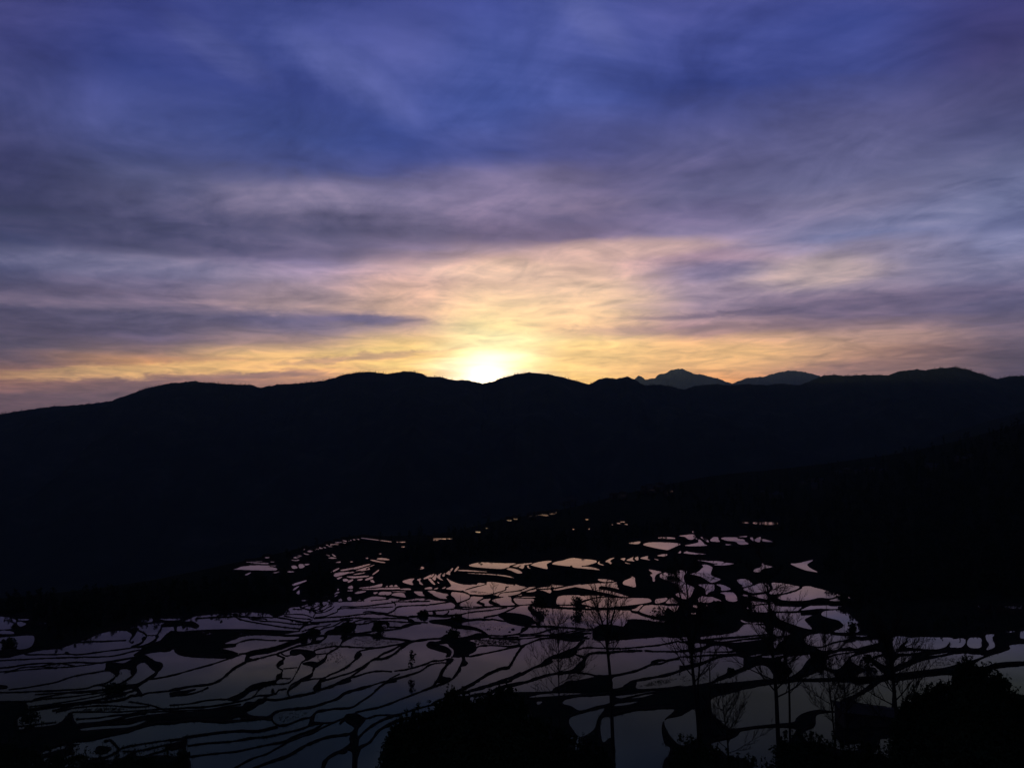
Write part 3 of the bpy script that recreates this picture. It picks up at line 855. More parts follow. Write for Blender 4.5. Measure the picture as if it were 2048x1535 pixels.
W U6 1385,140 1460,133 1470,150
W U6 1520,135 1790,135 1780,165 1600,160 1520,152
W U6 815,240 845,235 835,255
W U6 420,515 500,495 540,500 510,522
W U6 660,485 690,460 690,485
W U6 725,485 760,465 800,475 980,498 850,500
W U5 370,535 450,525 500,530 560,570 570,605 450,640 440,610 390,580
W U5 450,660 600,612 680,585 780,590 820,650 790,690 640,713 560,713
W U5 840,580 950,580 1060,595 1200,615 1220,640 1170,670 1060,705 930,730 810,725 860,650
W U5 1240,665 1270,630 1370,620 1520,650 1700,700 1810,725 1800,745 1630,790 1500,780 1300,820 1000,815 920,760 1080,722
W U5 560,740 640,727 790,712 800,800 700,790 600,765
W U5 420,740 450,710 530,725 510,760 530,790 480,765
W U5 1630,820 1750,780 1930,765 1950,800 1900,825
W U5 1100,322 1200,310 1390,265 1400,280 1330,325 1360,370 1470,430 1400,425 1280,400
W U5 600,430 610,390 690,365 715,300 745,330 850,360 720,390 680,430
W U5 120,710 200,695 300,705 350,740 375,820 300,835 220,810 200,740
W U5 10,770 60,780 150,820 130,835 60,820
W U5 510,840 600,825 760,828 795,850 660,870 520,890
W U5 500,910 640,882 800,872 800,960 760,980 640,975 530,960
W U5 830,840 1200,832 1600,850 1980,842 1600,870 1350,872 1250,910 1190,960 1000,965 860,960 830,900
L2 U5 830,852 1200,855 1400,866
W U5 1240,950 1340,902 1420,887 1880,882 1890,920 1700,935 1500,930 1350,945
W I 1090,150 1160,135 1300,140 1530,145 1440,200 1420,225 1470,280 1500,325 1400,310 1250,260 1130,210
W I 1610,165 1640,120 1760,105 1880,120 1950,170 2000,220 K 170,240 180,330 150,360 I 1900,365 1750,355 1850,300 1855,270 1800,225 1700,200
W I 700,300 760,265 950,275 970,350 1000,375 800,395 400,425 250,440 240,415 500,385 640,350
W I 690,220 780,245 940,250 940,262 740,255
W I 1070,310 1120,320 1220,355 1250,390 1080,400
W I 390,447 700,425 1020,387 1020,397 700,437 480,467
W I 560,477 640,457 830,442 1000,432 700,472
W I 1075,440 1200,430 1120,490 1080,560
W I 0,440 100,440 100,457 0,462
W I 0,480 110,490 250,480 300,500 230,530 0,560
W I 330,530 420,510 560,535 590,570 400,580 250,575
W I 0,590 250,580 400,588 740,587 600,600 300,615 0,635
W I 0,650 130,640 420,625 320,670 230,700 0,740
W I 0,820 150,770 350,690 500,640 700,640 720,700 710,760 600,800 500,840 430,870 330,930 0,965
W I 360,945 480,905 600,860 760,790 890,735 990,750 1050,830 1075,885 900,900 600,930 450,940
W I 1230,640 1400,620 1580,605 1470,660 1420,720 1380,780 1270,860 1180,895 1240,850 1280,800 1220,730 1225,690
W I 1150,670 1190,650 1200,720 1160,700
W I 920,640 1000,625 1190,610 1180,620 1050,650
W I 800,630 900,605 930,612 850,635
W I 1390,885 1500,840 1640,785 1700,800 1760,870 1600,880
W I 1670,670 1780,620 1900,600 2000,590 1930,640 1880,700 1800,780 1680,760
W I 1640,640 1740,600 1850,575 2048,570 1900,590 1760,610 1660,645
W I 1410,440 1450,405 1530,380 1700,375 1930,390 1910,440 1750,470 1620,520 1530,520 1440,490
W I 1545,545 1640,525 1800,475 1880,470 1800,550 1720,565 1640,570
W I 1900,480 2048,450 2048,490 1850,540
W I 1950,680 2048,640 2080,700 2048,740 1990,720
W I 2000,860 2048,830 2048,865
W J 350,230 400,185 600,135 850,75 1060,45 1340,12 1700,10 2048,-5 2190,-12 2120,70 2000,150 1900,190 1830,230 1815,345 1600,330 1480,345 1380,380 1320,430 1290,470 1100,490 850,515 600,545 540,520 450,450 380,390 350,300
W J 680,590 720,570 900,540 1090,530 1300,545 1310,580 1290,620 1250,700 1260,900 1280,1050 1110,1050 1010,990 800,930 560,865 480,800 430,790 340,810 340,740 380,700 520,670 600,650 660,620
W J 1400,600 1450,560 1540,510 1550,400 1640,370 1800,365 1830,480 2000,520 2048,560 2048,760 1900,800 1700,740 1500,700 1430,670
W J -150,430 -180,470 -160,540 -100,640 0,730 100,720 150,680 190,640 190,330 100,350 0,400
W H 1200,400 1400,350 1600,335 1860,320 1840,370 1770,430 1730,510 1730,600 1760,720 1820,760 1800,850 1740,950 1690,1050 1200,1050 1200,800 1150,650 1060,700 1030,560 1050,430 1150,410
W H 640,210 800,185 1000,175 1140,170 1140,250 980,290 800,340 700,290 600,260
W H 220,190 350,155 540,140 820,145 700,160 500,175
W H 1200,170 1380,155 1560,125 1780,100 1560,135 1380,175 1250,200
W H 1370,195 1500,160 1660,140 1500,190
W H 1190,290 1230,260 1450,235 1360,270
W H 720,400 960,340 1080,310 1000,430 950,560 800,640 720,560 670,470
W H 300,240 370,240 320,275
W H 60,470 150,380 210,370 190,500 150,560
W H 660,660 800,640 820,760 740,800
W L 320,95 420,20 470,10 540,0 540,300 470,290 350,280 130,240 150,190
W L 590,310 600,100 640,0 700,0 1280,0 1240,110 1100,100 900,200 680,280 650,330
W K 590,930 900,870 1280,840 1300,900 1240,1024 600,1024
W K 690,520 780,420 1000,415 1240,425 1180,500 1150,530 1050,555 900,550 760,535
W K 1200,520 1250,430 1390,430 1350,525 1250,535
W K 1400,500 1430,425 1560,430 1560,530 1450,540
W K 1610,400 1640,380 1710,385 1690,430 1720,520 1650,560 1620,555 1650,500 1620,450
W K 1850,350 1950,350 1880,366
W K 1450,745 1600,650 1880,560 1920,500 2048,495 2048,660 1800,700 1600,750
W K 1540,800 1750,750 2048,705 2048,1150 1950,1150 1850,1020 1750,880 1620,870
W K 1780,65 1870,60 2048,45 2048,105 1880,90
W K 1530,60 1650,50 1660,100 1560,85
W K 580,825 700,770 850,700 1050,650 1300,605 1480,600 1600,615 1520,660 1330,710 1150,760 900,790
W K 570,760 580,690 640,640 780,620 740,680 650,720
W K 340,660 450,640 480,740 400,700
W K 80,660 120,630 350,580 440,600 330,640 300,690 380,770 450,840 300,855 140,860 240,790 180,750
W K 550,590 900,570 760,602
W K 950,622 1190,590 1080,620
W K 120,395 270,400 200,412
W K 50,510 130,470 380,440 390,480 230,520 130,545
W K 560,410 760,420 700,470 640,510 600,570 560,560
W K 2020,345 2048,345 2048,460 2010,430
W L 320,560 370,450 470,490 440,560 310,580
W L 210,660 230,620 340,600 300,660
W L 260,850 380,780 420,650 480,610 560,560 560,880 430,840 350,880
W L 620,560 740,460 760,540 680,580
W L 860,720 880,580 1000,600 1100,700 1290,740 1280,790 1130,800 1150,900 1000,820
W L 2020,190 2048,190 2048,235
W U1 180,530 230,520 340,487 680,490 790,540 600,545 380,540
W U1 410,475 760,478 740,488 420,487
W U1 420,450 440,440 690,445 680,458
W U1 340,433 500,425 600,420 450,437
W U1 690,425 750,430 700,434
W U1 610,368 680,368 640,380
W U1 710,575 820,560 760,582
W U1 340,600 430,570 370,610
W U1 1140,262 1180,250 1170,270
W U1 1200,290 1250,285 1230,298
"""
SLIVERS = [(70,505,50),(350,402,50),(405,390,40),(140,340,40),(540,362,30),(600,357,60),(665,355,110),(735,345,60),(765,332,16),
 (860,237,50),(900,233,40),(1360,180,50),(1270,188,15),(1300,188,15),(1345,188,15),(1600,110,50),(1620,132,60),(1690,98,60),
 (1550,125,30),(1755,155,20),(1800,144,25),(1825,139,10),(1845,135,10),(1880,127,12),(1910,120,12),(1040,393,30),(920,480,18),
 (1060,478,14),(1270,440,18),(1325,428,40),(1365,415,30),(1390,437,30),(1345,415,20),(150,472,20)]

X0, Y0, RS = -80.0, 930.0, 2.0
RW, RH = int((2130 + 80) * RS), int((1610 - 930) * RS)
mask = np.zeros((RH, RW), bool)

def catmull(P, closed, k=4):
    P = np.asarray(P, float); n = len(P)
    if n < 3: return P
    out = []
    m = n if closed else n - 1
    for i in range(m):
        if closed: p0, p1, p2, p3 = P[i-1], P[i], P[(i+1) % n], P[(i+2) % n]
        else: p0, p1, p2, p3 = P[max(i-1, 0)], P[i], P[i+1], P[min(i+2, n-1)]
        for j in range(k):
            t = j / k
            q = 0.5 * (2*p1 + (p2-p0)*t + (2*p0-5*p1+4*p2-p3)*t*t + (3*p1-p0-3*p2+p3)*t**3)
            lo, hi = np.minimum(p1, p2) - 1.5, np.maximum(p1, p2) + 1.5
            out.append(np.clip(q, lo, hi))
    if not closed: out.append(P[-1])
    return np.array(out)

def extend(P):
    P = np.array(P, float)
    P[P[:, 0] <= 2.5, 0] = -75; P[P[:, 0] >= 2046.5, 0] = 2125; P[P[:, 1] >= 1533.5, 1] = 1600
    return P

def fill(P, val):
    Q = (catmull(extend(P), True) - (X0, Y0)) * RS
    x0, x1 = max(int(Q[:, 0].min()), 0), min(int(Q[:, 0].max()) + 2, RW)
    y0, y1 = max(int(Q[:, 1].min()), 0), min(int(Q[:, 1].max()) + 2, RH)
    if x1 <= x0 or y1 <= y0: return
    ys = np.arange(y0, y1) + 0.5
    A, Bq = Q, np.roll(Q, -1, 0)
    for yy in ys:
        c = (A[:, 1] <= yy) != (Bq[:, 1] <= yy)
        if not c.any(): continue
        xs = np.sort(A[c, 0] + (yy - A[c, 1]) / (Bq[c, 1] - A[c, 1]) * (Bq[c, 0] - A[c, 0]))
        r = int(yy)
        for a, b in zip(xs[::2], xs[1::2]):
            mask[r, max(int(round(a)), 0):max(int(round(b)), 0)] = val

def stroke(P, w):
    P = np.array(P, float)
    P[P[:, 0] <= 2.5, 0] = -75; P[P[:, 0] >= 2046.5, 0] = 2125
    Q = (catmull(P, False) - (X0, Y0)) * RS
    ph = rnd.random() * 50
    L = 0.0
    for a, b in zip(Q[:-1], Q[1:]):
        seg = np.hypot(*(b - a))
        hw = 0.5 * RS * w * ((0.58 if w <= 5.5 else 0.7) + 0.5 * (float(vnoise(np.array(L / 11.0 + ph), np.array(3.0), 4)) - 0.4))
        hw = max(hw, 1.0)
        L += seg
        x0, x1 = max(int(min(a[0], b[0]) - hw - 1), 0), min(int(max(a[0], b[0]) + hw + 2), RW)
        y0, y1 = max(int(min(a[1], b[1]) - hw - 1), 0), min(int(max(a[1], b[1]) + hw + 2), RH)
        if x1 <= x0 or y1 <= y0: continue
        yy, xx = np.mgrid[y0:y1, x0:x1] + 0.5
        d = b - a; q = max(d @ d, 1e-6)
        t = np.clip(((xx - a[0]) * d[0] + (yy - a[1]) * d[1]) / q, 0, 1)
        dist = np.hypot(xx - a[0] - t * d[0], yy - a[1] - t * d[1])
        mask[y0:y1, x0:x1][dist < hw] = False

def parse(tok):
    P, T = [], None
    for s in tok:
        if s in TILES: T = TILES[s]
        else:
            a, b = s.split(',')
            P.append((T[0] + float(a) / T[2], T[1] + float(b) / T[2]))
    return P

for line in PLAN.strip().splitlines():
    tok = line.split()
    if not tok: continue
    if tok[0] == 'W': fill(parse(tok[1:]), True)
    elif tok[0] == 'X': fill(parse(tok[1:]), False)
    elif tok[0][0] == 'L': stroke(parse(tok[1:]), float(tok[0][1:]))
for cx, cy, ln in SLIVERS:
    T = TILES['U7']
    x, y, l = T[0] + cx / T[2], T[1] + cy / T[2], ln / T[2] / 2
    t = 0.55 + 0.12 * l
    fill([(x - l, y - .3), (x - l * .3, y - t), (x + l, y - .4), (x + l * .4, y + t)], True)
for k in range(34):                                   # the stair of slivers along the far spur
    u = k / 33.0
    x, y = 588 + 136 * u + rnd.uniform(-3, 3), 1110 - 34 * u - 4 * math.sin(3.14 * u) + rnd.uniform(-1, 6 * (1 - u) + 1)
    l = rnd.uniform(2, 5.5)
    fill([(x - l, y - .2), (x - l * .3, y - .9), (x + l, y + .5), (x + l * .3, y + 1.1)], True)
fill([(726,1075),(752,1078),(782,1082),(781,1083.2),(750,1079.4),(726,1076.2)], True)
for x, y, l in ((802,1083.5,10),(884,1077,21),(870,1079.5,10),(806,1093,4),(1128,1000,8),(1142,999,7)):
    fill([(x - l, y), (x - l * .3, y - 1), (x + l, y - .6), (x + l * .4, y + .8)], True)

# ragged waterline
yy, xx = np.mgrid[0:RH, 0:RW]

def components(mk):
    lab = np.zeros(mk.shape, np.int32)
    par = [0]
    def find(a):
        while par[a] != a:
            par[a] = par[par[a]]; a = par[a]
        return a
    prev = []
    for r in range(mk.shape[0]):
        row = mk[r]
        d = np.diff(np.concatenate([[0], row.astype(np.int8), [0]]))
        st, en = np.where(d == 1)[0], np.where(d == -1)[0]
        cur = []; j = 0
        for s, e in zip(st, en):
            l = 0
            while j < len(prev) and prev[j][1] <= s: j += 1
            q = j
            while q < len(prev) and prev[q][0] < e:
                if l == 0: l = find(prev[q][2])
                else:
                    f2 = find(prev[q][2])
                    if f2 != l: par[max(f2, l)] = min(f2, l); l = min(f2, l)
                q += 1
            if l == 0: par.append(len(par)); l = len(par) - 1
            cur.append((s, e, l)); lab[r, s:e] = l
        prev = cur
    root = np.array([find(i) for i in range(len(par))])
    u, inv = np.unique(root, return_inverse=True)
    return inv[lab].astype(np.int32)
label = components(mask)
counts = np.bincount(label.ravel())
small = counts < 7
small[0] = False
label[small[label]] = 0
ids = [i for i in range(1, len(counts)) if not small[i]]

# levels
level = np.zeros(len(counts))
depth_of = np.zeros(len(counts))
order = np.argsort(label, axis=None, kind='stable')
sl = label.ravel()[order]
starts = np.searchsorted(sl, np.arange(len(counts) + 1))
box = {}
for i in ids:
    px_i = order[starts[i]:starts[i+1]]
    r, c = px_i // RW, px_i % RW
    box[i] = (r.min(), r.max() + 1, c.min(), c.max() + 1)
    k = np.linspace(0, len(r) - 1, min(len(r), 24)).astype(int)
    pxs, pys = X0 + c[k] / RS, Y0 + r[k] / RS
    Y = hit_depth(pxs, pys)
    sx, sz = slopes(pxs, pys)
    level[i] = np.median(ZC + sz * Y)
    depth_of[i] = np.median(Y)

def loops_of(mk):
    """boundary loops (pixel corners) of a small mask"""
    p = np.pad(mk, 1)
    nxt = {}
    def add(a, b): nxt.setdefault(a, []).append(b)
    rr, cc = np.where(p[1:-1, 1:-1] & ~p[:-2, 1:-1]);  [add((c, r), (c + 1, r)) for r, c in zip(rr.tolist(), cc.tolist())]
    rr, cc = np.where(p[1:-1, 1:-1] & ~p[2:, 1:-1]);   [add((c + 1, r + 1), (c, r + 1)) for r, c in zip(rr.tolist(), cc.tolist())]
    rr, cc = np.where(p[1:-1, 1:-1] & ~p[1:-1, :-2]);  [add((c, r + 1), (c, r)) for r, c in zip(rr.tolist(), cc.tolist())]
    rr, cc = np.where(p[1:-1, 1:-1] & ~p[1:-1, 2:]);   [add((c + 1, r), (c + 1, r + 1)) for r, c in zip(rr.tolist(), cc.tolist())]
    out = []
    while nxt:
        s = next(iter(nxt)); cur = s; lp = []
        while True:
            lp.append(cur)
            q = nxt[cur]
            n2 = q.pop()
            if not q: del nxt[cur]
            cur = n2
            if cur == s: break
        out.append(np.array(lp, float))
    return out

def on_plane(px, py, z):
    sx, sz = slopes(px, py)
    Y = (z - ZC) / np.minimum(sz, -1e-3)
    return np.stack([sx * Y, Y, np.broadcast_to(z, Y.shape) + 0 * Y], -1)

RINGS = []                                            # (crest points) kept for the bank grass
def gap_out(px, py, nx, ny, i):
    """how far the bank reaches before the next water begins (photo pixels)"""
    g = np.full(len(px), 7.0); done = np.zeros(len(px), bool)
    for s in np.arange(0.5, 14.0, 0.5):
        c = np.clip(((px + nx * s - X0) * RS).astype(int), 0, RW - 1); r = np.clip(((py + ny * s - Y0) * RS).astype(int), 0, RH - 1)
        l = label[r, c]
        new = ~done & (l != 0) & ((l != i) | (s > 1.5))
        g[new] = s / 2; done |= new
    return np.clip(g, 0.45, 7.0)

n_paddies = 0
for i in ids:
    r0, r1, c0, c1 = box[i]
    sub = label[r0:r1, c0:c1] == i
    z = level[i]
    polys = []
    ring_v, ring_f = [], []
    for lp in loops_of(sub):
        if len(lp) < 10: continue
        P = lp + (c0, r0)
        for _ in range(3 if len(P) > 40 else 2):
            P = (np.roll(P, 1, 0) + 2 * P + np.roll(P, -1, 0)) / 4
        if len(P) > 60:
            nn = len(P); jit = fbm(P[:, 0] / 9.0, P[:, 1] / 9.0, 2, 21) * 0.75
        else: jit = np.zeros(len(P))
        area = 0.5 * np.sum(P[:, 0] * np.roll(P[:, 1], -1) - np.roll(P[:, 0], -1) * P[:, 1])
        if abs(area) < 8: continue
        step = 3 if len(P) > 60 else 2
        P = P[::step]; jit = jit[::step]
        T = np.roll(P, -1, 0) - np.roll(P, 1, 0)
        T /= np.maximum(np.hypot(T[:, 0], T[:, 1]), 1e-6)[:, None]
        N = np.stack([T[:, 1], -T[:, 0]], -1)         # outward (the water is on the right of the walk)
        P = P - N * np.abs(jit)[:, None]
        px, py = X0 + P[:, 0] / RS, Y0 + P[:, 1] / RS
        g = gap_out(px, py, N[:, 0], N[:, 1], i)
        W = on_plane(px, py, z)
        polys.append((area, W))
        # bank: foot under water, crest, outer edge, outer foot
        h = 0.17 + 0.10 * fbm(W[:, 0] / 3.0, W[:, 1] / 3.0, 2, 3)
        inn = on_plane(px - N[:, 0] * 0.35, py - N[:, 1] * 0.35, z - 0.15)
        cr = on_plane(px + N[:, 0] * np.minimum(g * 0.35, 1.0), py + N[:, 1] * np.minimum(g * 0.35, 1.0), z + h)
        ou = on_plane(px + N[:, 0] * g, py + N[:, 1] * g, z + h * 0.8)
        ft = ou.copy(); ft[:, 2] -= 2.2
        b0 = sum(len(q) for q in ring_v)
        m_ = len(W); k = np.arange(m_); k2 = (k + 1) % m_
        ring_v.append(np.concatenate([inn, cr, ou, ft]))
        for a in range(3):
            ring_f.append(np.stack([b0 + a*m_ + k, b0 + a*m_ + k2, b0 + (a+1)*m_ + k2, b0 + (a+1)*m_ + k], -1))
        RINGS.append(np.concatenate([cr, g[:, None]], 1))
    if not polys: continue
    polys.sort(key=lambda q: -abs(q[0]))
    ctr = polys[0][1].mean(0)
    vl = [[Vector(v) - Vector(ctr) for v in W] for _, W in polys]
    tris = tessellate_polygon(vl)
    flat = [v for q in vl for v in q]
    fcs = []
    for a, b, c in tris:
        nz = (flat[b] - flat[a]).cross(flat[c] - flat[a]).z
        if abs(nz) > 1e-9: fcs.append((a, b, c) if nz > 0 else (a, c, b))
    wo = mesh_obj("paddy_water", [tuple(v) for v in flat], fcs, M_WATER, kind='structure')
    wo.location = ctr
    bo = mesh_obj("earth_bank", np.concatenate(ring_v) - ctr, np.concatenate(ring_f), M_EARTH, parent=wo)
    n_paddies += 1
print("paddies", n_paddies, "levels", level[ids].min(), level[ids].max())

# ------------------------------------------------------------------ ground mesh, lowered under the water, drawn to the paddy levels
ds = 2
lab2 = label[::ds, ::ds]
H2, W2 = lab2.shape
lev = np.where(lab2 > 0, level[lab2], 0.0).astype(np.float32); wgt = (lab2 > 0).astype(np.float32)
near = wgt.copy()
for it in range(5):
    near = np.maximum.reduce([near, np.roll(near, 1, 0), np.roll(near, -1, 0), np.roll(near, 1, 1), np.roll(near, -1, 1)])
num, den = lev * wgt, wgt.copy()
for it in range(26):
    num = (num * 2 + np.roll(num, 1, 0) + np.roll(num, -1, 0) + np.roll(num, 1, 1) + np.roll(num, -1, 1)) / 6
    den = (den * 2 + np.roll(den, 1, 0) + np.roll(den, -1, 0) + np.roll(den, 1, 1) + np.roll(den, -1, 1)) / 6
    num = np.where(wgt > 0, lev, num); den = np.where(wgt > 0, 1.0, den)

def ground_grid(sxs, ys):
    sx, y = np.meshgrid(sxs, ys, indexing='ij')
    x = sx * y
    zs = smooth_ground(x, y)
    px, py = project(x, y, zs)
    c = ((px - X0) * RS / ds).astype(int); r = ((py - Y0) * RS / ds).astype(int)
    ok = (c >= 0) & (c < W2) & (r >= 0) & (r < H2) & (y > 215)
    hd = np.concatenate([hit_depth(a, b) for a, b in zip(px, py)]).reshape(y.shape)
    ok &= (np.abs(hd - y) < 0.10 * y + 6)
    c = np.clip(c, 0, W2 - 1); r = np.clip(r, 0, H2 - 1)
    d = np.where(ok, den[r, c], 0); l = np.where(d > 1e-3, num[r, c] / np.maximum(d, 1e-3), 0)
    w = np.clip(d * 3, 0, 1) * np.clip((760 - y) / 120, 0, 1)
    bump = 0.35 + 0.5 * fbm(x / 7.0, y / 7.0, 3, 9) + np.clip((y - 300) / 600, 0, 1) * fbm(x / 40.0, y / 40.0, 3, 12)
    zz = zs * (1 - w) + l * w + np.where(y > 215, bump, 0)
    zz = np.where((y > 640) & (y < 1500), np.minimum(zz, zs - 1.2 + 0.8 * fbm(x / 30.0, y / 30.0, 3, 15)), zz)
    nr = ok & (near[r, c] > 0)
    zz = np.where(nr, np.minimum(l - 0.7, np.where(y > 640, zs - 1.2, l)), zz)
    # a ray test: never stand in front of the water further back
    return x, y, zz
ys = np.concatenate([np.linspace(4, 60, 24)[:-1], np.linspace(60, 225, 60)[:-1], np.exp(np.arange(math.log(225), math.log(1000), 0.0038)),
                     np.exp(np.linspace(math.log(1004), math.log(3000), 90))])
sxs = np.linspace(-0.95, 0.95, 560)
x, y, zz = ground_grid(sxs, ys)
nI, nJ = x.shape
idx = np.arange(nI * nJ).reshape(nI, nJ)
q = np.stack([idx[:-1, :-1], idx[1:, :-1], idx[1:, 1:], idx[:-1, 1:]], -1).reshape(-1, 4)
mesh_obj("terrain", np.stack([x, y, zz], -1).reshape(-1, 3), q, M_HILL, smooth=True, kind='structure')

# ------------------------------------------------------------------ far mountains
RIDGE = [(-700,860),(-400,850),(-200,845),(0,828),(40,821),(100,813),(150,810),(220,802),(255,790),(300,774),(340,766),(390,762),(430,766),(470,769),
 (500,769),(520,775),(560,768),(600,766),(650,761),(690,748),(735,743),(775,747),(810,742),(840,745),(855,753),(880,753),(905,759),
 (940,761),(965,767),(985,763),(1000,757),(1030,748),(1060,744),(1090,747),(1130,755),(1160,764),(1178,768),(1200,758),(1215,755),
 (1235,757),(1255,752),(1272,760),(1290,771),(1320,768),(1350,775),(1368,779),(1390,771),(1430,768),(1460,770),(1500,768),(1530,770),
 (1560,767),(1600,770),(1625,760),(1645,752),(1665,749),(1690,751),(1740,749),(1775,750),(1800,742),(1835,738),(1850,741),(1865,737),
 (1910,734),(1940,740),(1970,750),(1995,758),(2020,752),(2048,751),(2250,758),(2500,770),(2750,790)]
PEAKS = [(1150,800),(1240,775),(1262,768),(1270,757),(1277,751),(1283,752),(1290,759),(1300,757),(1310,755),(1318,748),(1330,746),(1340,741),(1355,737),
 (1366,738),(1375,742),(1390,747),(1405,749),(1420,753),(1435,756),(1450,762),(1465,766),(1480,761),(1492,756),(1500,755),(1515,754),(1530,752),(1545,747),(1560,744),(1575,741),
 (1590,741),(1605,743),(1615,745),(1630,749),(1640,752),(1655,765),(1680,790),(1720,800)]
def range_mesh(name, prof, dist, pxs, foot_y, foot_z, rows, amp, mat, rough, seed, **props):
    P = np.array(prof, float)
    py = np.interp(pxs, P[:, 0], P[:, 1])
    Yr = dist(pxs)
    sx, sz = slopes(pxs, py)
    zr = ZC + sz * Yr
    zr = zr + rough * (fbm(pxs / 7.0, pxs * 0 + 2.0, 3, seed) + 0.6 * np.maximum(fbm(pxs / 2.2, pxs * 0 + 5.0, 2, seed + 5), -0.2)) * Yr / F
    t = np.linspace(0, 1, rows)
    V = []
    for k, tt in enumerate(t):
        Y = Yr * (1 - tt) + foot_y * tt
        base = zr * (1 - tt) ** 1.25 + foot_z * (1 - (1 - tt) ** 1.25)
        env = math.sin(math.pi * min(tt * 1.15, 1.0)) ** 0.8
        X = sx * Yr * (1 - tt * 0.45)
        gul = fbm(X / 420.0, Y / 900.0, 5, seed + 9)
        rid = 1 - np.abs(fbm(X / 700.0 + 3, Y / 1500.0, 4, seed + 13)) * 2
        Z = base + env * amp * (gul * 0.7 + rid * 0.5 - 0.3)
        # never rise above the skyline of the ridge itself
        lim = ZC + (zr - ZC) / Yr * Y - 6 * tt * 10
        Z = np.minimum(Z, lim) if tt > 0 else Z
        V.append(np.stack([X, Y + 0 * X, Z], -1))
    # the far side of the ridge
    for k in (1, 2, 3):
        V.insert(0, np.stack([sx * (Yr + 500 * k), Yr + 500 * k, zr - 120 * k], -1))
    V = np.array(V)
    n, m = V.shape[:2]
    idx = np.arange(n * m).reshape(n, m)
    q = np.stack([idx[:-1, :-1], idx[:-1, 1:], idx[1:, 1:], idx[1:, :-1]], -1).reshape(-1, 4)
    return mesh_obj(name, V.reshape(-1, 3), q[:, ::-1].copy(), mat, kind='structure', **props), V
d1 = lambda p: np.interp(p, [-700, 0, 600, 1180, 1230, 1450, 1610, 1700, 2048, 2750], [4300, 4500, 4650, 4750, 4800, 4850, 4800, 4750, 4600, 4300])
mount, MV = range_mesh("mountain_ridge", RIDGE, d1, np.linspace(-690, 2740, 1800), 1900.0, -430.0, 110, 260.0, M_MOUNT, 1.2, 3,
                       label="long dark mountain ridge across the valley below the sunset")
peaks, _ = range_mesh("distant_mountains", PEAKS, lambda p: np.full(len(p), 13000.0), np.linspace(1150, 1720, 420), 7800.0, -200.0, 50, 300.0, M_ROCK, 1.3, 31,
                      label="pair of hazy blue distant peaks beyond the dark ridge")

# ------------------------------------------------------------------ haze over the valley
bm_v = [(-9000, -120, -560), (9000, -120, -560), (9000, 16500, -560), (-9000, 16500, -560),
        (-9000, -120, 1180), (9000, -120, 1180), (9000, 16500, 1180), (-9000, 16500, 1180)]
bm_f = [(0, 3, 2, 1), (4, 5, 6, 7), (0, 1, 5, 4), (1, 2, 6, 5), (2, 3, 7, 6), (3, 0, 4, 7)]
M_HAZE = bpy.data.materials.new("evening_haze"); M_HAZE.use_nodes = True
HT = M_HAZE.node_tree; HT.nodes.clear()
pv = HT.nodes.new('ShaderNodeVolumePrincipled')
pv.inputs['Color'].default_value = (.60, .92, 1.0, 1)
pv.inputs['Density'].default_value = 2.3e-5
pv.inputs['Anisotropy'].default_value = 0.35
ho = HT.nodes.new('ShaderNodeOutputMaterial')
HT.links.new(pv.outputs[0], ho.inputs['Volume'])
mesh_obj("haze", bm_v, bm_f, M_HAZE, kind='stuff')

# ------------------------------------------------------------------ vegetation builders
def label_at(px, py):
    c, r = int((px - X0) * RS), int((py - Y0) * RS)
    return int(label[r, c]) if 0 <= c < RW and 0 <= r < RH else 0

def tube(pts, radii, sides=5):
    pts = [Vector(p) for p in pts]
    V, Fc = [], []
    for i, p in enumerate(pts):
        d = (pts[min(i + 1, len(pts) - 1)] - pts[max(i - 1, 0)]).normalized()
        a = d.orthogonal().normalized(); b = d.cross(a)
        for k in range(sides):
            t = 2 * math.pi * k / sides
            V.append(p + (a * math.cos(t) + b * math.sin(t)) * radii[i])
    for i in range(len(pts) - 1):
        for k in range(sides):
            k2 = (k + 1) % sides
            Fc.append((i * sides + k, i * sides + k2, (i + 1) * sides + k2, (i + 1) * sides + k))
    Fc.append(tuple(range(sides))[::-1])
    Fc.append(tuple((len(pts) - 1) * sides + k for k in range(sides)))
    return V, Fc

class MB:
    def __init__(s): s.v, s.f = [], []
    def add(s, V, Fc):
        o = len(s.v); s.v += V; s.f += [tuple(i + o for i in f) for f in Fc]
    def tube(s, pts, radii, sides=5): s.add(*tube(pts, radii, sides))

def ground_z(x, y):
    return float(smooth_ground(np.array([[float(x)]]), np.array([[float(y)]]))[0, 0])

def grow(mb, p, d, L, r, R, depth, up, fine=None):
    """a limb with its side shoots"""
    n = 5 if depth > 0 else 3
    pts, rad = [p.copy()], [r]
    q = p.copy(); dd = d.normalized()
    for k in range(n):
        dd = (dd + Vector((R.uniform(-.16, .16), R.uniform(-.16, .16), R.uniform(-.08, .14) + up * .09))).normalized()
        q = q + dd * (L / n)
        pts.append(q.copy()); rad.append(r * (1 - (k + 1) / n * .72))
        if depth > 0:
            for _ in range(R.choice((2, 2, 3) if depth > 1 else (1, 2, 2))):
                side = dd.orthogonal().normalized()
                ax = R.uniform(0, 6.283)
                side = (side * math.cos(ax) + dd.cross(side) * math.sin(ax))
                nd = (dd * R.uniform(.6, 1.0) + side * R.uniform(.5, .9) + Vector((0, 0, .25 * up))).normalized()
                grow(fine or mb, q, nd, L * R.uniform(.30, .5) * (1 - .1 * k), max(rad[-1] * .62, .02), R, depth - 1, up)
    mb.tube(pts, rad, 5 if depth > 1 else 4 if depth > 0 else 3)

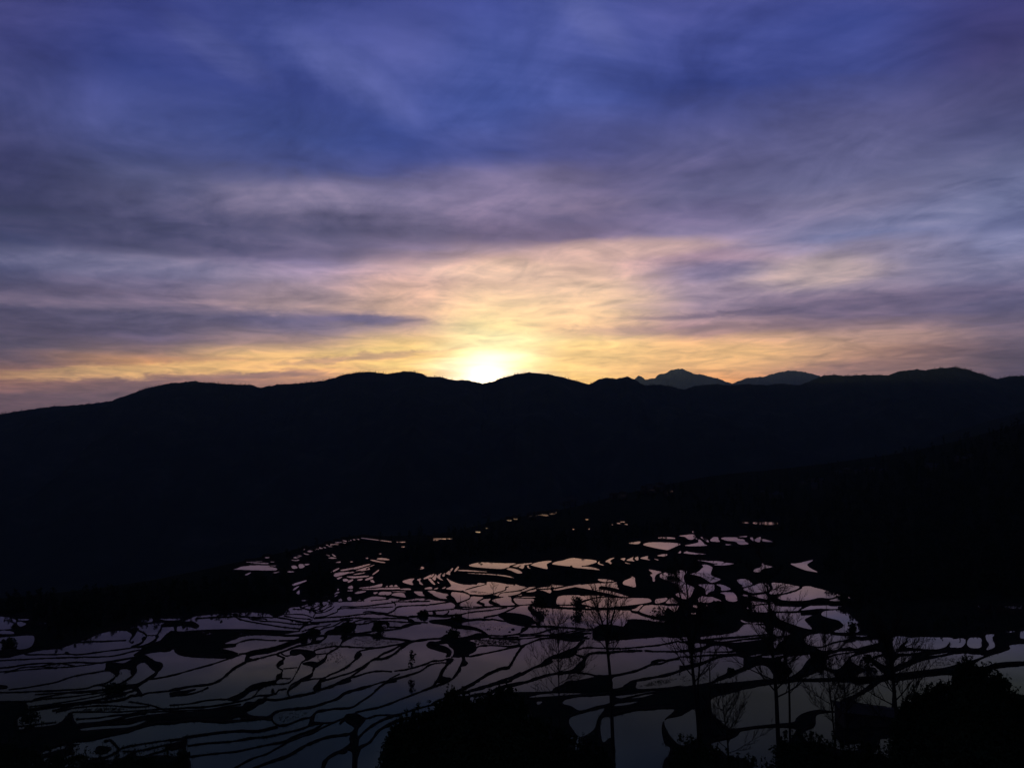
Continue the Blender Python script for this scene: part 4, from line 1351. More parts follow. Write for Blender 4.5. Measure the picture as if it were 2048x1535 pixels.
def bare_tree(name, pts, Y, r0, label_, seed, nb=12, lo=.35, spread=1.0, depth=2, blen=3.2, forks=(), group=None, grounded=True, elev=(.15, .85)):
    """pts: trunk in the photograph from low to high; the root goes down to the ground"""
    R = random.Random(seed)
    T = [at(px, py, Y + k * .3) for k, (px, py) in enumerate(pts)]
    base = T[0].copy()
    if grounded:
        gz = ground_z(base.x, base.y) - .15
        if base.z > gz + .3: T.insert(0, Vector((base.x + R.uniform(-.1, .1), base.y, gz)))
    base = T[0].copy()
    root = empty(name, base, label=label_, category="tree")
    if group: root['group'] = group
    T = [t - base for t in T]
    # smooth the trunk
    S = catmull(np.array([tuple(t) for t in T]), False, 4) if len(T) > 2 else np.array([tuple(t) for t in T])
    S = [Vector(s) for s in S]
    n = len(S)
    mb = MB(); mb.tube(S, [r0 * (1 - .8 * i / (n - 1)) * (1.25 if i == 0 else 1) for i in range(n)], 8)
    mesh_obj("trunk", mb.v, mb.f, M_BARK, parent=root, smooth=True)
    H = sum((S[i+1] - S[i]).length for i in range(n - 1))
    def along(t):
        f = t * (n - 1); i = min(int(f), n - 2)
        return S[i].lerp(S[i+1], f - i), (S[i+1] - S[i]).normalized()
    for k in range(nb):
        t = lo + (1 - lo) * (k + R.random() * .8) / nb
        t = min(t, .99)
        p, d = along(t)
        a = k * 2.4 + R.uniform(-.5, .5)
        e = R.uniform(*elev)
        out = Vector((math.cos(a) * spread, math.sin(a) * spread * .8, 0)) * math.cos(e) + Vector((0, 0, math.sin(e)))
        L = blen * (1.15 - .75 * (t - lo) / (1 - lo)) * R.uniform(.7, 1.2)
        b, tw = MB(), MB(); grow(b, p, out, L, max(r0 * (1 - .75 * t) * .42, .04), R, depth, 1.0, tw)
        bo = mesh_obj("branch", b.v, b.f, M_TWIG, parent=root)
        if tw.v: mesh_obj("twigs", tw.v, tw.f, M_TWIG, parent=bo)
    for (px, py) in forks:
        p, d = along(.55)
        q = at(px, py, Y) - base
        mid = p.lerp(q, .5) + Vector((R.uniform(-.3, .3), .2, 0))
        b = MB(); b.tube([p, mid, q], [r0 * .5, r0 * .4, r0 * .15], 6)
        for k in range(6):
            pp = mid.lerp(q, k / 6)
            a = R.uniform(0, 6.28); e = R.uniform(.5, 1.1)
            grow(b, pp, Vector((math.cos(a) * math.cos(e), math.sin(a) * math.cos(e), math.sin(e))), blen * .6, .04, R, depth - 1, 1.0)
        mesh_obj("branch", b.v, b.f, M_TWIG, parent=root)
    return root

def leaves(R, n, centre, rx, ry, rz, size, shell=.45, flat=0.0):
    """n leaf quads through an ellipsoid, returned as numpy verts (n,4,3)"""
    d = R.normal(size=(n, 3)); d /= np.linalg.norm(d, axis=1)[:, None]
    rad = (shell + (1 - shell) * R.random(n)) ** .7
    c = np.array(centre) + d * rad[:, None] * np.array([rx, ry, rz])
    nr = d * .6 + R.normal(size=(n, 3)) * .8; nr[:, 2] += flat
    nr /= np.linalg.norm(nr, axis=1)[:, None]
    a = np.cross(nr, R.normal(size=(n, 3))); a /= np.maximum(np.linalg.norm(a, axis=1), 1e-6)[:, None]
    b = np.cross(nr, a)
    s = size * (.6 + .8 * R.random(n))[:, None]
    return np.stack([c - a * s, c - b * s * .55, c + a * s, c + b * s * .55], 1)

def leafy(R, H, W, size, n, clumps=9, base=.15, top=1.0, taper=.4):
    """crown made of clumps: verts (m,4,3) with the foot at 0"""
    out = []
    for k in range(clumps):
        h = base + (top - base) * (k + R.random()) / clumps
        w = W * (1 - taper * h) * (.3 + .5 * R.random())
        a = R.random() * 6.283
        c = (math.cos(a) * w * .75, math.sin(a) * w * .75, H * h * .92)
        rr = W * (.30 + .28 * R.random()) * (1 - taper * .6 * h)
        out.append(leaves(R, max(n // clumps, 4), c, rr, rr, rr * .8, size))
    return np.concatenate(out)

def quads_obj(name, Q, mat, parent=None, **props):
    V = Q.reshape(-1, 3)
    return mesh_obj(name, V, np.arange(len(V)).reshape(-1, 4), mat, parent=parent, **props)

def bush(name, px, py, Hpx, Wpx, label_, seed, cat="bush", dens=420, Y=None, mat=None, group=None, clumps=10, taper=.35, size=None, stem=.05, base=.1):
    """a leafy shrub whose foot stands at a pixel of the ground"""
    g = ground_point(px, py) if Y is None else at(px, py, Y)
    if Y is not None: g.z = max(ground_z(g.x, g.y) - .1, g.z - 6)
    l = label_at(px, py)
    if Y is None and l: g = Vector(on_plane(np.array([px]), np.array([py]), level[l])[0])
    m = g.y / F
    H, W = Hpx * m, Wpx * m / 2
    R = np.random.default_rng(seed)
    root = empty(name, g, label=label_, category=cat)
    if group: root['group'] = group
    quads_obj("foliage", leafy(R, H, W, size or max(.05, .022 * g.y ** .55), dens, clumps, base=base, taper=taper), mat or M_LEAF, parent=root)
    mb = MB(); Q = random.Random(seed)
    for k in range(4):
        a = Q.uniform(0, 6.28)
        mb.tube([Vector((0, 0, -.2)), Vector((math.cos(a) * W * .15, math.sin(a) * W * .15, H * .35)), Vector((math.cos(a) * W * .4, math.sin(a) * W * .4, H * .75))], [stem, stem * .7, stem * .3], 5)
    mesh_obj("stem", mb.v, mb.f, M_BARK, parent=root)
    return root

# ------------------------------------------------------------------ woods that read as one mass
def inside(P, x, y):
    c = False; n = len(P)
    for i in range(n):
        (x1, y1), (x2, y2) = P[i], P[i - 1]
        if (y1 > y) != (y2 > y) and x < (x2 - x1) * (y - y1) / (y2 - y1) + x1: c = not c
    return c
TR = np.random.default_rng(77)
TREES = []
for k in range(8):
    conif = k >= 6
    q = leafy(TR, 9.0, 2.6 if not conif else 1.7, .5, 130, 10, base=.12, taper=.75 if conif else .25)
    tk = np.array([[[-.15, 0, -1], [.15, 0, -1], [.1, 0, 6], [-.1, 0, 6]], [[0, -.15, -1], [0, .15, -1], [0, .1, 6], [0, -.1, 6]]])
    TREES.append(np.concatenate([q, tk]))
def wood(name, poly, n, hmin, hmax, label_, seed, clear=True):
    R = random.Random(seed)
    xs = [p[0] for p in poly]; ys_ = [p[1] for p in poly]
    out = []; tries = 0
    while len(out) < n and tries < n * 12:
        tries += 1
        px, py = R.uniform(min(xs), max(xs)), R.uniform(min(ys_), max(ys_))
        if not inside(poly, px, py): continue
        Y = float(hit_depth(px, py)[0])
        if Y > 1900: continue
        h = R.uniform(hmin, hmax)
        hp = h / Y * F
        if clear:
            bad = any(label_at(px + dx, py + 1.5 - f * hp) for f in (0, .2, .4, .6, .8, 1.0) for dx in (-hp * .22, 0, hp * .22))
            if bad: continue
        p = np.array(at(px, py, Y)) - (0, 0, .5)
        a = R.uniform(0, 6.28); c, s = math.cos(a), math.sin(a)
        T = TREES[R.randrange(8)] * (h / 9.0) * np.array([R.uniform(.8, 1.25), R.uniform(.8, 1.25), 1])
        out.append(T @ np.array([[c, s, 0], [-s, c, 0], [0, 0, 1]]) + p)
    if out: quads_obj(name, np.concatenate(out), M_NEEDLE, kind='stuff', label=label_)
    print(name, len(out))
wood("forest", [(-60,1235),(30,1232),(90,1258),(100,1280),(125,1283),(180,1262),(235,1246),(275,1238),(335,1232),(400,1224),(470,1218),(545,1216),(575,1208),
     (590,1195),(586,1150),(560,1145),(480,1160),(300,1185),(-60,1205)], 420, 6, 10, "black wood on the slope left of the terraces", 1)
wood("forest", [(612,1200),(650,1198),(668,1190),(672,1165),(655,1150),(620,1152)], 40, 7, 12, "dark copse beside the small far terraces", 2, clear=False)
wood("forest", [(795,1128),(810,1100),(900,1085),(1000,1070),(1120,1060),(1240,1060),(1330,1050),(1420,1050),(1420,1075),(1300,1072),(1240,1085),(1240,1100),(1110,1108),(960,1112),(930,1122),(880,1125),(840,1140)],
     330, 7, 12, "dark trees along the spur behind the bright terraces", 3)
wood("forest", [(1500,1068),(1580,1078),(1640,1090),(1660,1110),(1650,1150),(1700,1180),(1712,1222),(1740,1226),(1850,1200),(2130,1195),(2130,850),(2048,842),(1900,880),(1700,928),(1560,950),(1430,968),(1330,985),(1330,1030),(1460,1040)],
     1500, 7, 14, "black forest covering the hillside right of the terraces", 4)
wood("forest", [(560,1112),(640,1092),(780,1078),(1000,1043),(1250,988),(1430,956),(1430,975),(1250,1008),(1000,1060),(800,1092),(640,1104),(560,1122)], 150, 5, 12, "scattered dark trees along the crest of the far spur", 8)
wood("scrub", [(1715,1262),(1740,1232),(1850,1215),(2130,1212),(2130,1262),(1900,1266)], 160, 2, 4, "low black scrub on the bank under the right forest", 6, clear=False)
wood("forest", [(1040,1160),(1000,1150),(960,1140),(1100,1150),(1150,1140),(1280,1140),(1280,1155),(1180,1150),(1100,1168)], 60, 3, 6, "low trees on the dark bank under the long far paddies", 5)

# foreground thickets: bushes standing on the near slope, close to the viewer
def thicket(name, crest, label_, seed, Ya, Yb, n, drop=150, size=(.07, .13)):
    R = random.Random(seed); NR = np.random.default_rng(seed)
    xs = [c[0] for c in crest]; yv = [c[1] for c in crest]
    out = []
    for k in range(n):
        px = R.uniform(min(xs), max(xs))
        f = R.random() ** 1.3
        top = np.interp(px, xs, yv) + 10 + 13 * float(fbm(np.array(px / 17.0), np.array(seed * 1.0), 3, 8)) + f * drop
        Y = Yb + (Ya - Yb) * f + R.uniform(-3, 3)
        P = at(px, top, Y)
        gz = ground_z(P.x, P.y)
        w = R.uniform(.45, 1.0)
        # a shoot cluster hanging on a stem that reaches the ground
        q = leaves(NR, R.randint(45, 80), (0, 0, -w * .55), w, w, w * .6, R.uniform(*size), .3, .3) + np.array(P)
        out.append(q)
        if gz < P.z - .5:
            s = .03
            b = np.array(P)
            out.append(np.array([[[b[0]-s, b[1], gz-.2], [b[0]+s, b[1], gz-.2], [b[0]+s*.5, b[1], b[2]-w*.3], [b[0]-s*.5, b[1], b[2]-w*.3]],
                                 [[b[0], b[1]-s, gz-.2], [b[0], b[1]+s, gz-.2], [b[0], b[1]+s*.5, b[2]-w*.3], [b[0], b[1]-s*.5, b[2]-w*.3]]]))
    # loose shoots sticking out of the outline
    for k in range(n // 5):
        px = R.uniform(min(xs), max(xs))
        hgt = R.uniform(2, 20) * (1 if R.random() < .8 else 1.8)
        Y = Yb + R.uniform(-5, 2)
        P0, P1 = at(px, np.interp(px, xs, yv) + 12, Y), at(px + R.uniform(-9, 9), np.interp(px, xs, yv) - hgt, Y + R.uniform(-.5, .5))
        b0, b1 = np.array(P0), np.array(P1); s = .02
        out.append(np.array([[b0 - (s, 0, 0), b0 + (s, 0, 0), b1 + (s * .4, 0, 0), b1 - (s * .4, 0, 0)], [b0 - (0, s, 0), b0 + (0, s, 0), b1 + (0, s * .4, 0), b1 - (0, s * .4, 0)]]))
        for j in range(R.randint(3, 9)):
            c_ = b0 + (b1 - b0) * R.uniform(.35, 1.0)
            out.append(leaves(NR, 3, c_, .16, .16, .13, R.uniform(.07, .13), .2))
    quads_obj(name, np.concatenate(out), M_LEAF, kind='stuff', label=label_)
thicket("undergrowth", [(768,1545),(776,1490),(786,1458),(803,1448),(835,1439),(852,1436),(870,1429),(881,1411),(900,1389),(919,1394),(935,1408),(954,1404),
        (975,1402),(984,1390),(1012,1385),(1030,1388),(1050,1420),(1075,1450),(1110,1470),(1160,1490),(1210,1515),(1232,1545)],
        "black thicket of leafy bushes at the bottom middle", 21, 34, 58, 1500, drop=135)
thicket("undergrowth", [(1790,1500),(1800,1425),(1812,1412),(1846,1397),(1881,1379),(1906,1380),(1914,1350),(1920,1336),(1936,1332),(1957,1342),(1973,1355),(1995,1358),(2013,1374),(2030,1404),(2060,1410),(2110,1400)],
        "black thicket of bushes in the bottom right corner", 22, 34, 60, 1700, drop=170)
thicket("undergrowth", [(-30,1500),(20,1475),(60,1480),(110,1500),(160,1495),(200,1515),(260,1505),(330,1500),(370,1520),(385,1545)],
        "low dark weeds along the bottom left edge", 23, 60, 110, 420, drop=60, size=(.10, .18))
thicket("undergrowth", [(1355,1475),(1375,1490),(1400,1480),(1425,1502),(1450,1512),(1500,1525),(1545,1540)],
        "dark brush at the foot of the tall bare trees", 24, 50, 70, 260, drop=60, size=(.08, .15))
thicket("undergrowth", [(1558,1480),(1575,1472),(1600,1468),(1625,1480),(1650,1490),(1700,1490),(1760,1500),(1800,1510)],
        "dark brush between the twin tree and the corner thicket", 25, 45, 66, 420, drop=70, size=(.08, .15))

# ------------------------------------------------------------------ bare trees in front of the terraces
bare_tree("bare_tree", [(1228,1560),(1224,1440),(1220,1350),(1213,1285),(1207,1255),(1196,1215),(1190,1168)], 92, .26,
          "tall bare tree with leaning trunk crossing the long dark bank, left of the twin trunks", 101, nb=20, lo=.5, blen=4.2, forks=((1218,1170),(1236,1192)))
bare_tree("bare_tree", [(1120,1470),(1118,1390),(1117,1310),(1116,1248)], 96, .14,
          "slim bare tree with evenly fanned branches above the middle thicket", 102, nb=22, lo=.42, blen=5.6, spread=1.0)
bare_tree("bare_tree", [(1402,1560),(1396,1440),(1388,1365),(1382,1300),(1378,1230),(1374,1180),(1370,1130)], 88, .27,
          "tallest bare tree with a forked double trunk", 103, nb=22, lo=.42, blen=5.6, forks=((1402,1190),(1352,1150)))
bare_tree("bare_tree", [(1398,1430),(1396,1365),(1402,1305),(1399,1262),(1396,1215)], 90, .15,
          "thin second stem close beside the tallest bare tree", 108, nb=12, lo=.4, blen=3.6)
bare_tree("bare_tree", [(1562,1570),(1556,1470),(1553,1400),(1550,1358),(1545,1300),(1543,1265),(1539,1226),(1535,1180),(1529,1120)], 82, .27,
          "tall straight bare tree with branches fanning left from mid trunk", 104, nb=26, lo=.33, blen=6.0)
bare_tree("bare_tree", [(1582,1560),(1580,1470),(1578,1367),(1573,1325),(1570,1300),(1566,1250)], 84, .17,
          "slender bare trunk just behind the tall straight bare tree", 105, nb=13, lo=.45, blen=3.4)
bare_tree("bare_tree", [(1800,1530),(1792,1420),(1787,1350),(1785,1300),(1783,1262)], 80, .24,
          "bare tree with twin upright trunks beside the corner thicket", 106, nb=26, lo=.3, blen=6.0, forks=((1764,1268),(1772,1285)))
bare_tree("bare_tree", [(1672,1520),(1665,1430),(1658,1370),(1653,1320),(1650,1280)], 86, .13,
          "small twiggy bare tree between the tall straight tree and the twin trunks", 107, nb=22, lo=.33, blen=4.6)
bare_tree("bare_tree", [(1457,1540),(1455,1478),(1448,1430),(1445,1388)], 84, .13,
          "short bare tree over the wide pale paddy at the bottom", 109, nb=18, lo=.36, blen=4.4)
bare_tree("bare_tree", [(1700,1520),(1694,1440),(1690,1380),(1688,1330)], 80, .10,
          "thin bare sapling in front of the dark field shed", 110, nb=16, lo=.36, blen=3.6)
bare_tree("bare_tree", [(1074,1460),(1072,1410),(1071,1362)], 92, .06, "thin bare sapling rising from the middle thicket", 111, nb=6, lo=.5, blen=1.4, depth=1)
bare_tree("bare_tree", [(1420,1372),(1419,1340),(1418,1318)], 88, .10, "broken leafless trunk right beside the forked tallest tree", 112, nb=4, lo=.6, blen=1.2, depth=1)
# small bare trees out on the terraces
def far_bare(px, py, hp, label_, seed, nb=10, blen=2.4, r=.12):
    l = label_at(px, py)
    g = Vector(on_plane(np.array([px]), np.array([py]), level[l])[0]) if l else ground_point(px, py)
    Y = g.y
    bare_tree("bare_tree", [(px, py + 1), (px + hp * .03, py - hp * .5), (px - hp * .02, py - hp)], Y, r, label_, seed, nb=nb, lo=.3, blen=blen, depth=2, elev=(.35, 1.0))
far_bare(936, 1236, 30, "small bare tree on a weedy bank among the mauve paddies", 120, blen=4.0, r=.2)
far_bare(986, 1190, 24, "lone bare tree before the brightest orange paddy", 121, blen=4.2, r=.2)
far_bare(1217, 1252, 60, "bushy leafless shrub with many upright stems on the long dark bank", 122, nb=22, blen=5.5, r=.22)
far_bare(1576, 1222, 26, "brown leafless shrub in the pale paddy by the electric poles", 123, nb=16, blen=2.6, r=.12)
far_bare(1573, 1240, 20, "low leafless shrub in the paddy below the poles", 124, nb=14, blen=2.2, r=.10)
far_bare(1690, 1320, 50, "leafless shrub on the bank left of the twin trunks", 125, nb=16, blen=4.0, r=.12)

# ------------------------------------------------------------------ leafy bushes and small trees on the banks
BUSHES = [
 (623,1270,15,30,"round dark bush where two terrace banks meet, smaller of two"), (608,1277,13,22,"low dark bush touching the round bush at the bank fork"),
 (694,1264,24,40,"large humped black bush on the bank left of the narrow strips"), (757,1262,26,34,"ragged black bush overhanging a small paddy in mid terraces"),
 (846,1232,13,28,"low square black bush at the edge of the grey still pool"), (1082,1216,34,52,"dense dark evergreen bush on the bank above the broad grey paddy"),
 (1153,1221,36,40,"tall dark evergreen tree mirrored in the broad grey paddy"), (905,1272,12,40,"dark tussock on the island bank in the middle of the terraces"),
 (913,1243,16,40,"wide weedy tussock on the bank under the small bare tree"), (1345,1150,20,50,"dark scrub on the steep bank between the curved upper paddies"),
 (1232,1138,14,40,"dark scrub behind the step-like upper paddies"), (1440,1225,30,40,"black clump of trees at the knot of banks right of the tallest tree"),
 (1405,1222,22,30,"ragged dark bush left of the black clump by the knot of banks"), (1500,1215,30,26,"upright dark bush on the bank left of the straight bare tree"),
 (1690,1205,18,40,"dark bush at the edge of the right forest by the last pale paddy"), (1705,1265,26,26,"feathery dark bush at the corner of the right forest"),
 (230,1382,14,60,"flat dark bush at the lower left weedy bank"), (20,1290,16,40,"dark bush between the small paddies at the left edge"),
 (1560,1345,26,40,"black bush at the foot of the straight bare tree's upper bank"), (1462,1345,12,24,"small bush on the sloping bank beside the broken trunk"),
 (1640,1322,26,46,"pointed dark bush on the bank below the curved pale paddy"), (1740,1330,26,40,"triangular dark bush left of the twin trunks"),
 (365,1530,40,40,"leafy bush at the lower left corner weeds"), (60,1450,40,60,"broad black bush at the far left bottom"),
 (1330,1240,22,110,"long dark hedge-like bush on the middle bank"), (1420,1250,18,70,"dark bush at the right end of the long middle bank"),
]
for k, (px, py, h, w, lb) in enumerate(BUSHES):
    bush("dark_bush", px, py, h * .72, w, lb, 300 + k, dens=520, clumps=12, group="dark bushes on the terrace banks")
bush("leafy_tree", 822, 1346, 46, 26, "slim brown-leaved tree standing alone in a wide mauve paddy", 390, cat="tree", dens=150, clumps=5, taper=.2, base=.35)
# leafy shrubs close to the viewer, with water showing through
NEAR = [(1045,1560,190,70,"leafy shrub with gaps at the right edge of the middle thicket",52),(1100,1560,185,80,"leafy shrub under the slim fanned bare tree",56),
        (1165,1560,150,80,"tall thin-leaved shrub left of the leaning bare trunk",60),(1200,1570,160,60,"leafy shrub wrapping the foot of the leaning bare trunk",58),
        (1270,1570,105,70,"low sparse shrub right of the leaning bare trunk",62),(1690,1570,120,110,"feathery dark shrub at the bottom between straight tree and twin trunks",50),
        (1640,1570,100,70,"low dark shrub right of the straight bare tree",52),(1745,1580,130,60,"dark shrub directly left of the twin trunks' foot",54),
        (1850,1580,120,80,"dark shrub in front of the corner thicket",46)]
for k, (px, py, h, w, lb, Y) in enumerate(NEAR):
    bush("leafy_shrub", px, py, h, w, lb, 400 + k, dens=620, clumps=16, Y=Y, size=.10, stem=.04, taper=.3, group="leafy shrubs on the near slope")

# ------------------------------------------------------------------ poles, stones, houses
def pole(px, y0, y1, label_, k, arm=False):
    l = label_at(px, y1)
    g = Vector(on_plane(np.array([px]), np.array([y1]), level[l])[0]) if l else ground_point(px, y1)
    H = (y1 - y0) * g.y / F
    mb = MB(); R = random.Random(k)
    mb.tube([Vector((0, 0, -.5)), Vector((R.uniform(-.05, .05), 0, H * .5)), Vector((R.uniform(-.1, .1), 0, H))], [.13, .11, .08], 6)
    root = empty("wooden_pole", g, label=label_, category="pole", group="wooden poles among the paddies")
    mesh_obj("shaft", mb.v, mb.f, M_WOOD, parent=root)
    if arm:
        mb = MB(); mb.tube([Vector((-.6, 0, H * .94)), Vector((.6, 0, H * .94))], [.06, .06], 4)
        mesh_obj("crossarm", mb.v, mb.f, M_WOOD, parent=root)
POLES = [(1653,1181,1226,"tall wooden pole at the right end of the pale paddies",True),(1598,1199,1214,"short wooden pole left of the tall pole on the right",False),
 (1517,1193,1224,"thin wooden pole left of the straight bare tree's crown",False),(1518,1241,1266,"thin stake in the grey paddy below the dark bank",False),
 (790,1206,1235,"wooden pole beside the narrow mauve strips",True),(719,1231,1236,"short stake on the strip bank far left",False),
 (921,1190,1208,"wooden pole on the dark corner bank below the orange paddies",False),(531,1226,1232,"small stake at the top edge of the left paddies",False)]
for k, (px, a, b, lb, arm) in enumerate(POLES): pole(px, a, b, lb, 500 + k, arm)

def stone(px, py, wpx, label_, k):
    l = label_at(px, py)
    if not l: return
    g = Vector(on_plane(np.array([px]), np.array([py]), level[l])[0])
    w = wpx * g.y / F / 2
    R = random.Random(k); V, Fc = [], []
    for i in range(5):
        th = math.pi * .5 * i / 4
        for j in range(9):
            a = 2 * math.pi * j / 9
            rr = w * math.cos(th) * (1 + R.uniform(-.18, .18))
            V.append((rr * math.cos(a), rr * math.sin(a) * 1.3, -.15 + (w * .7) * math.sin(th) * (1 + R.uniform(-.1, .1))))
    for i in range(4):
        for j in range(9): Fc.append((i*9+j, i*9+(j+1) % 9, (i+1)*9+(j+1) % 9, (i+1)*9+j))
    o = mesh_obj("stone", V, Fc, M_STONE, smooth=True, label=label_, category="stone", group="stones lying in the water")
    o.location = g
stone(975, 1258, 5, "left stone of four in the paddy left of the hooked dark bank", 1); stone(999, 1258.5, 4, "small middle stone in the paddy left of the hooked dark bank", 2)
stone(1026, 1258, 8, "largest stone in the paddy left of the hooked dark bank", 3); stone(1019, 1263, 6, "stone just below the largest stone in that paddy", 4)

def house_mesh():
    w, d, h, r = 4.2, 3.2, 4.6, 2.2
    wv = [(-w,-d,-2),(w,-d,-2),(w,d,-2),(-w,d,-2),(-w,-d,h),(w,-d,h),(w,d,h),(-w,d,h),(-w,0,h+r*.9),(w,0,h+r*.9)]
    wf = [(0,1,5,4),(1,2,6,9,5),(2,3,7,6),(3,0,4,8,7)]
    e = .5
    rv = [(-w-e,-d-e,h-.35),(w+e,-d-e,h-.35),(w+e,0,h+r),(-w-e,0,h+r),(-w-e,d+e,h-.35),(w+e,d+e,h-.35)]
    rv += [(x, y, z + .25) for x, y, z in rv]
    rf = [(0,1,2,3),(3,2,5,4),(6,9,8,7),(9,10,11,8),(0,6,7,1),(4,5,11,10),(0,3,9,6),(3,4,10,9),(1,7,8,2),(2,8,11,5)]
    dv = [(-.6,-d-.05,-1.2),(.6,-d-.05,-1.2),(.6,-d-.05,1.2),(-.6,-d-.05,1.2),(-.6,-d+.1,-1.2),(.6,-d+.1,-1.2),(.6,-d+.1,1.2),(-.6,-d+.1,1.2)]
    df = [(0,1,2,3),(0,3,7,4),(1,5,6,2),(3,2,6,7),(0,4,5,1)]
    return (wv, wf), (rv, rf), (dv, df)
HM = []
for nm, (v, f), mt in zip(("wall", "roof", "door"), house_mesh(), (M_WALL, M_ROOF, M_WOOD)):
    me = bpy.data.meshes.new(nm); me.from_pydata(v, [], f); me.update(); me.materials.append(mt); HM.append((nm, me))
def house(p, rz, label_, group):
    root = empty("village_house", p, label=label_, category="house", group=group)
    root.rotation_euler = (0, 0, rz); s = rnd.uniform(.6, .9); root.scale = (s, s, s * rnd.uniform(.85, 1.1))
    for nm, me in HM:
        o = bpy.data.objects.new(nm, me); COL.objects.link(o); o.parent = root
for cx, cy, n, sx_, sy_ in ((1545,990,5,26,6),(1628,970,8,32,8),(1690,946,5,26,7),(1745,938,4,22,7),(1870,938,3,14,6),(1925,922,4,24,5)):
    for k in range(n):
        px, py = cx + rnd.uniform(-sx_, sx_), cy + rnd.uniform(-sy_, sy_)
        g = ground_point(px, py)
        if g.y < 1900: house(g, rnd.uniform(-.6, .6), "small grey-roofed house in the dim hillside village above the right forest", "houses of the dim village on the right hillside")
mv = MV.reshape(-1, 3); mpx, mpy = project(mv[:, 0], mv[:, 1], mv[:, 2])
for cx, cy, n, sx_, sy_ in ((200,893,5,40,6),(290,868,5,24,4)):
    for k in range(n):
        px, py = cx + rnd.uniform(-sx_, sx_), cy + rnd.uniform(-sy_, sy_)
        i = int(np.argmin((mpx - px) ** 2 + (mpy - py) ** 2 + (mv[:, 1] > 4300) * 1e6))
        house(Vector(mv[i]) + Vector((0, 0, 1)), rnd.uniform(-.8, .8), "tiny house in the far village on the left mountainside", "houses of the far village on the mountainside")

# the long shed among the paddies at the lower right
g = ground_point(1738, 1444)
m = g.y / F
sw, sh, sdp = 58 * m, 22 * m, 4.0
root = empty("field_shed", g, label="long dark field shed with a sloping roof among the lower right paddies", category="shed")
mesh_obj("wall", [(-sw,-sdp,-1.5),(sw,-sdp,-1.5),(sw,sdp,-1.5),(-sw,sdp,-1.5),(-sw,-sdp,sh*1.25),(sw,-sdp,sh*.72),(sw,sdp,sh*.8),(-sw,sdp,sh*1.35)],
         [(0,1,5,4),(1,2,6,5),(2,3,7,6),(3,0,4,7)], M_WOOD, parent=root)
rv = [(-sw-.5,-sdp-.6,sh*1.25-.1),(sw+.6,-sdp-.6,sh*.72-.1),(sw+.6,sdp+.6,sh*.8),(-sw-.5,sdp+.6,sh*1.45),(-sw*.55,0,sh*1.62),(sw+.6,0,sh*.95)]
rv += [(a, b, c + .3) for a, b, c in rv]
mesh_obj("roof", rv, [(0,1,5,4),(4,5,2,3),(0,4,3),(6,10,11,7),(10,9,8,11),(6,9,10),(0,6,7,1),(1,7,11,5),(5,11,8,2),(2,8,9,3),(3,9,6,0)], M_BARK, parent=root)
for k in range(3):
    x0 = -sw * .6 + k * sw * .55
    mesh_obj("door", [(x0,-sdp-.06,-1.4),(x0+1.6,-sdp-.06,-1.4),(x0+1.6,-sdp-.06,2.2),(x0,-sdp-.06,2.2),(x0,-sdp+.1,-1.4),(x0+1.6,-sdp+.1,-1.4),(x0+1.6,-sdp+.1,2.2),(x0,-sdp+.1,2.2)],
             [(0,1,2,3),(0,3,7,4),(1,5,6,2),(3,2,6,7),(0,4,5,1)], M_BARK, parent=root)

# ------------------------------------------------------------------ trees on the skyline and grass on the banks
top = MV[3]
out = []
for k in range(2600):
    i = rnd.randrange(len(top) - 1)
    px, py = project(top[i, 0], top[i, 1], top[i, 2])
    dens = float(vnoise(np.array(px / 60.0), np.array(1.0), 44))
    if rnd.random() > dens * 1.3 - .42 or px < -60 or px > 2110: continue
    p = top[i] * rnd.random() ; p = top[i] + (top[i+1] - top[i]) * rnd.random()
    out.append(TREES[rnd.randrange(8)][::3] * rnd.uniform(.6, 1.5) * np.array([1.7, 1.7, 1]) + p - (0, 0, 2))
quads_obj("ridge_trees", np.concatenate(out), M_NEEDLE, kind='stuff', label="row of tiny trees along the skyline of the dark ridge")
RG = np.concatenate(RINGS)
RG = RG[(RG[:, 1] > 225) & (RG[:, 1] < 800)]
dn = vnoise(RG[:, 0] / 16.0, RG[:, 1] / 16.0, 61)
pick = rng.random(len(RG)) < np.clip(dn * 1.6 - .45, .04, 1)
RG = RG[pick]
rep = np.repeat(RG, 2, 0)
n = len(rep)
base = rep[:, :3] + np.stack([rng.normal(0, .35, n), rng.normal(0, .5, n), np.full(n, -.1)], -1)
h = (.18 + .55 * rng.random(n) ** 2) * (.6 + rep[:, 1] / 700)
wd = .05 + .10 * rng.random(n) * (rep[:, 1] / 350)
a = rng.random(n) * 3.14
dx = np.stack([np.cos(a), np.sin(a), 0 * a], -1) * wd[:, None]
tip = base + np.stack([rng.normal(0, .12, n), rng.normal(0, .12, n), h], -1)
V = np.stack([base - dx, base + dx, tip], 1).reshape(-1, 3)
mesh_obj("bank_grass", V, np.arange(len(V)).reshape(-1, 3), M_GRASS, kind='stuff', label="tufts of dry grass growing along the paddy banks")
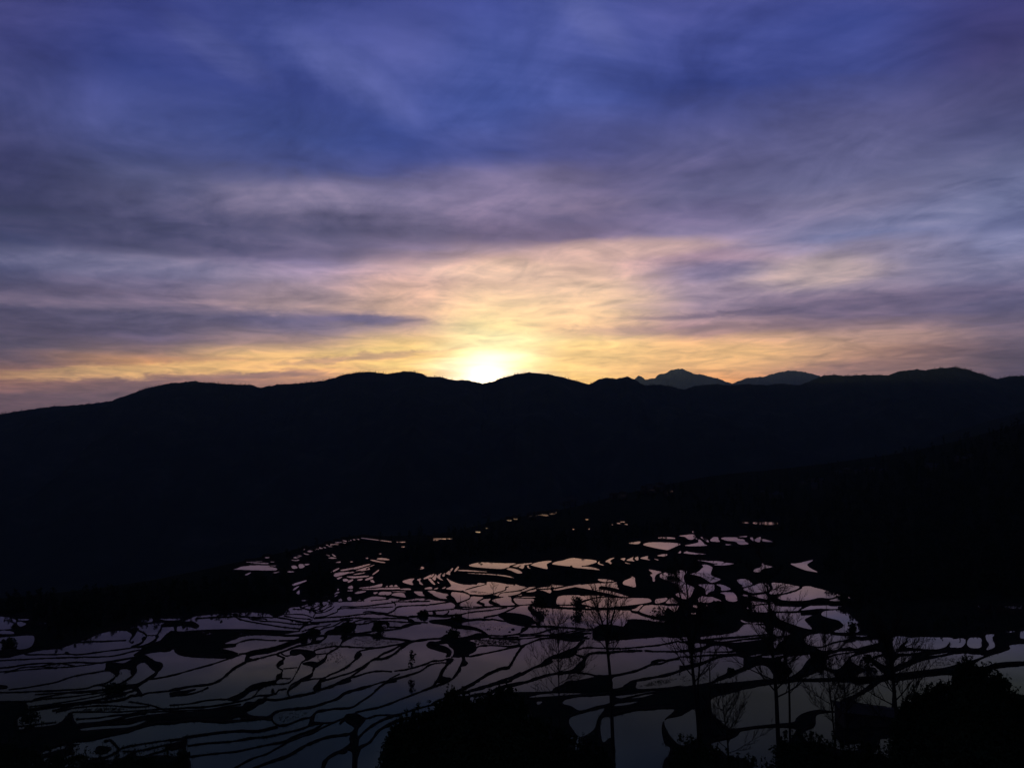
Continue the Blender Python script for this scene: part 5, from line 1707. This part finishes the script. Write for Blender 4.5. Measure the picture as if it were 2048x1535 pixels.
# stubble and water weeds standing in some of the paddies
STUB = [("E 1520,440 2048,445 2048,498 1600,512 1550,500", 900), ("E 1300,560 1500,470 1540,560 1450,630 1310,640", 500), ("C 1450,525 1900,470 1900,515 1640,565", 160),
        ("E 160,425 330,410 680,470 500,515 150,520", 260), ("G 490,660 800,650 760,720 560,770", 160), ("U5 850,590 1200,625 1100,690 830,710", 160),
        ("K 1050,660 1500,615 1480,660 1200,740 950,770", 140), ("D 1190,380 1600,340 1480,430 1260,480", 70), ("C 1660,590 1900,540 2040,700 1700,720", 120),
        ("C 360,360 900,345 840,380 300,390", 120), ("B 1100,250 1450,265 1300,290 900,285", 200), ("D 100,360 700,300 780,330 300,400", 200), ("A 560,670 700,665 680,690 560,690", 40),
        ("G 1420,985 1700,900 1900,890 1750,960", 160), ("U4 1740,440 1920,450 2020,540 1860,540", 160), ("I 0,870 300,760 330,900 40,960", 90), ("U3 540,700 740,740 900,750 880,720 600,690", 90),
        ("E 1950,300 1600,250 1500,260 1700,360", 60), ("B 1150,850 1400,840 1500,760 1400,900", 160)]
out = []
for poly, n_ in STUB:
    P = parse(poly.split()); k = 0; t_ = 0
    x0_, x1_ = min(p[0] for p in P), max(p[0] for p in P); y0_, y1_ = min(p[1] for p in P), max(p[1] for p in P)
    while k < n_ and t_ < n_ * 8:
        t_ += 1
        px, py = rnd.uniform(x0_, x1_), rnd.uniform(y0_, y1_)
        if not inside(P, px, py) or rnd.random() > float(vnoise(np.array(px / 5.0), np.array(py / 2.0), 70)) * 1.5: continue
        l = label_at(px, py)
        if not l: continue
        k += 1
        g = on_plane(np.array([px]), np.array([py]), level[l])[0]
        for j in range(4):
            b = g + (rnd.gauss(0, .25), rnd.gauss(0, .4), -.05); a = rnd.uniform(0, 3.14); w_ = rnd.uniform(.05, .12); hh = rnd.uniform(.12, .5)
            out += [b - (w_ * math.cos(a), w_ * math.sin(a), 0), b + (w_ * math.cos(a), w_ * math.sin(a), 0), b + (rnd.gauss(0, .1), rnd.gauss(0, .1), hh)]
V = np.array(out)
mesh_obj("water_weeds", V, np.arange(len(V)).reshape(-1, 3), M_GRASS, kind='stuff', label="rice stubble and weeds standing in the shallow paddies")
print("tris", sum(len(o.data.polygons) for o in scene.objects if o.type == 'MESH'))
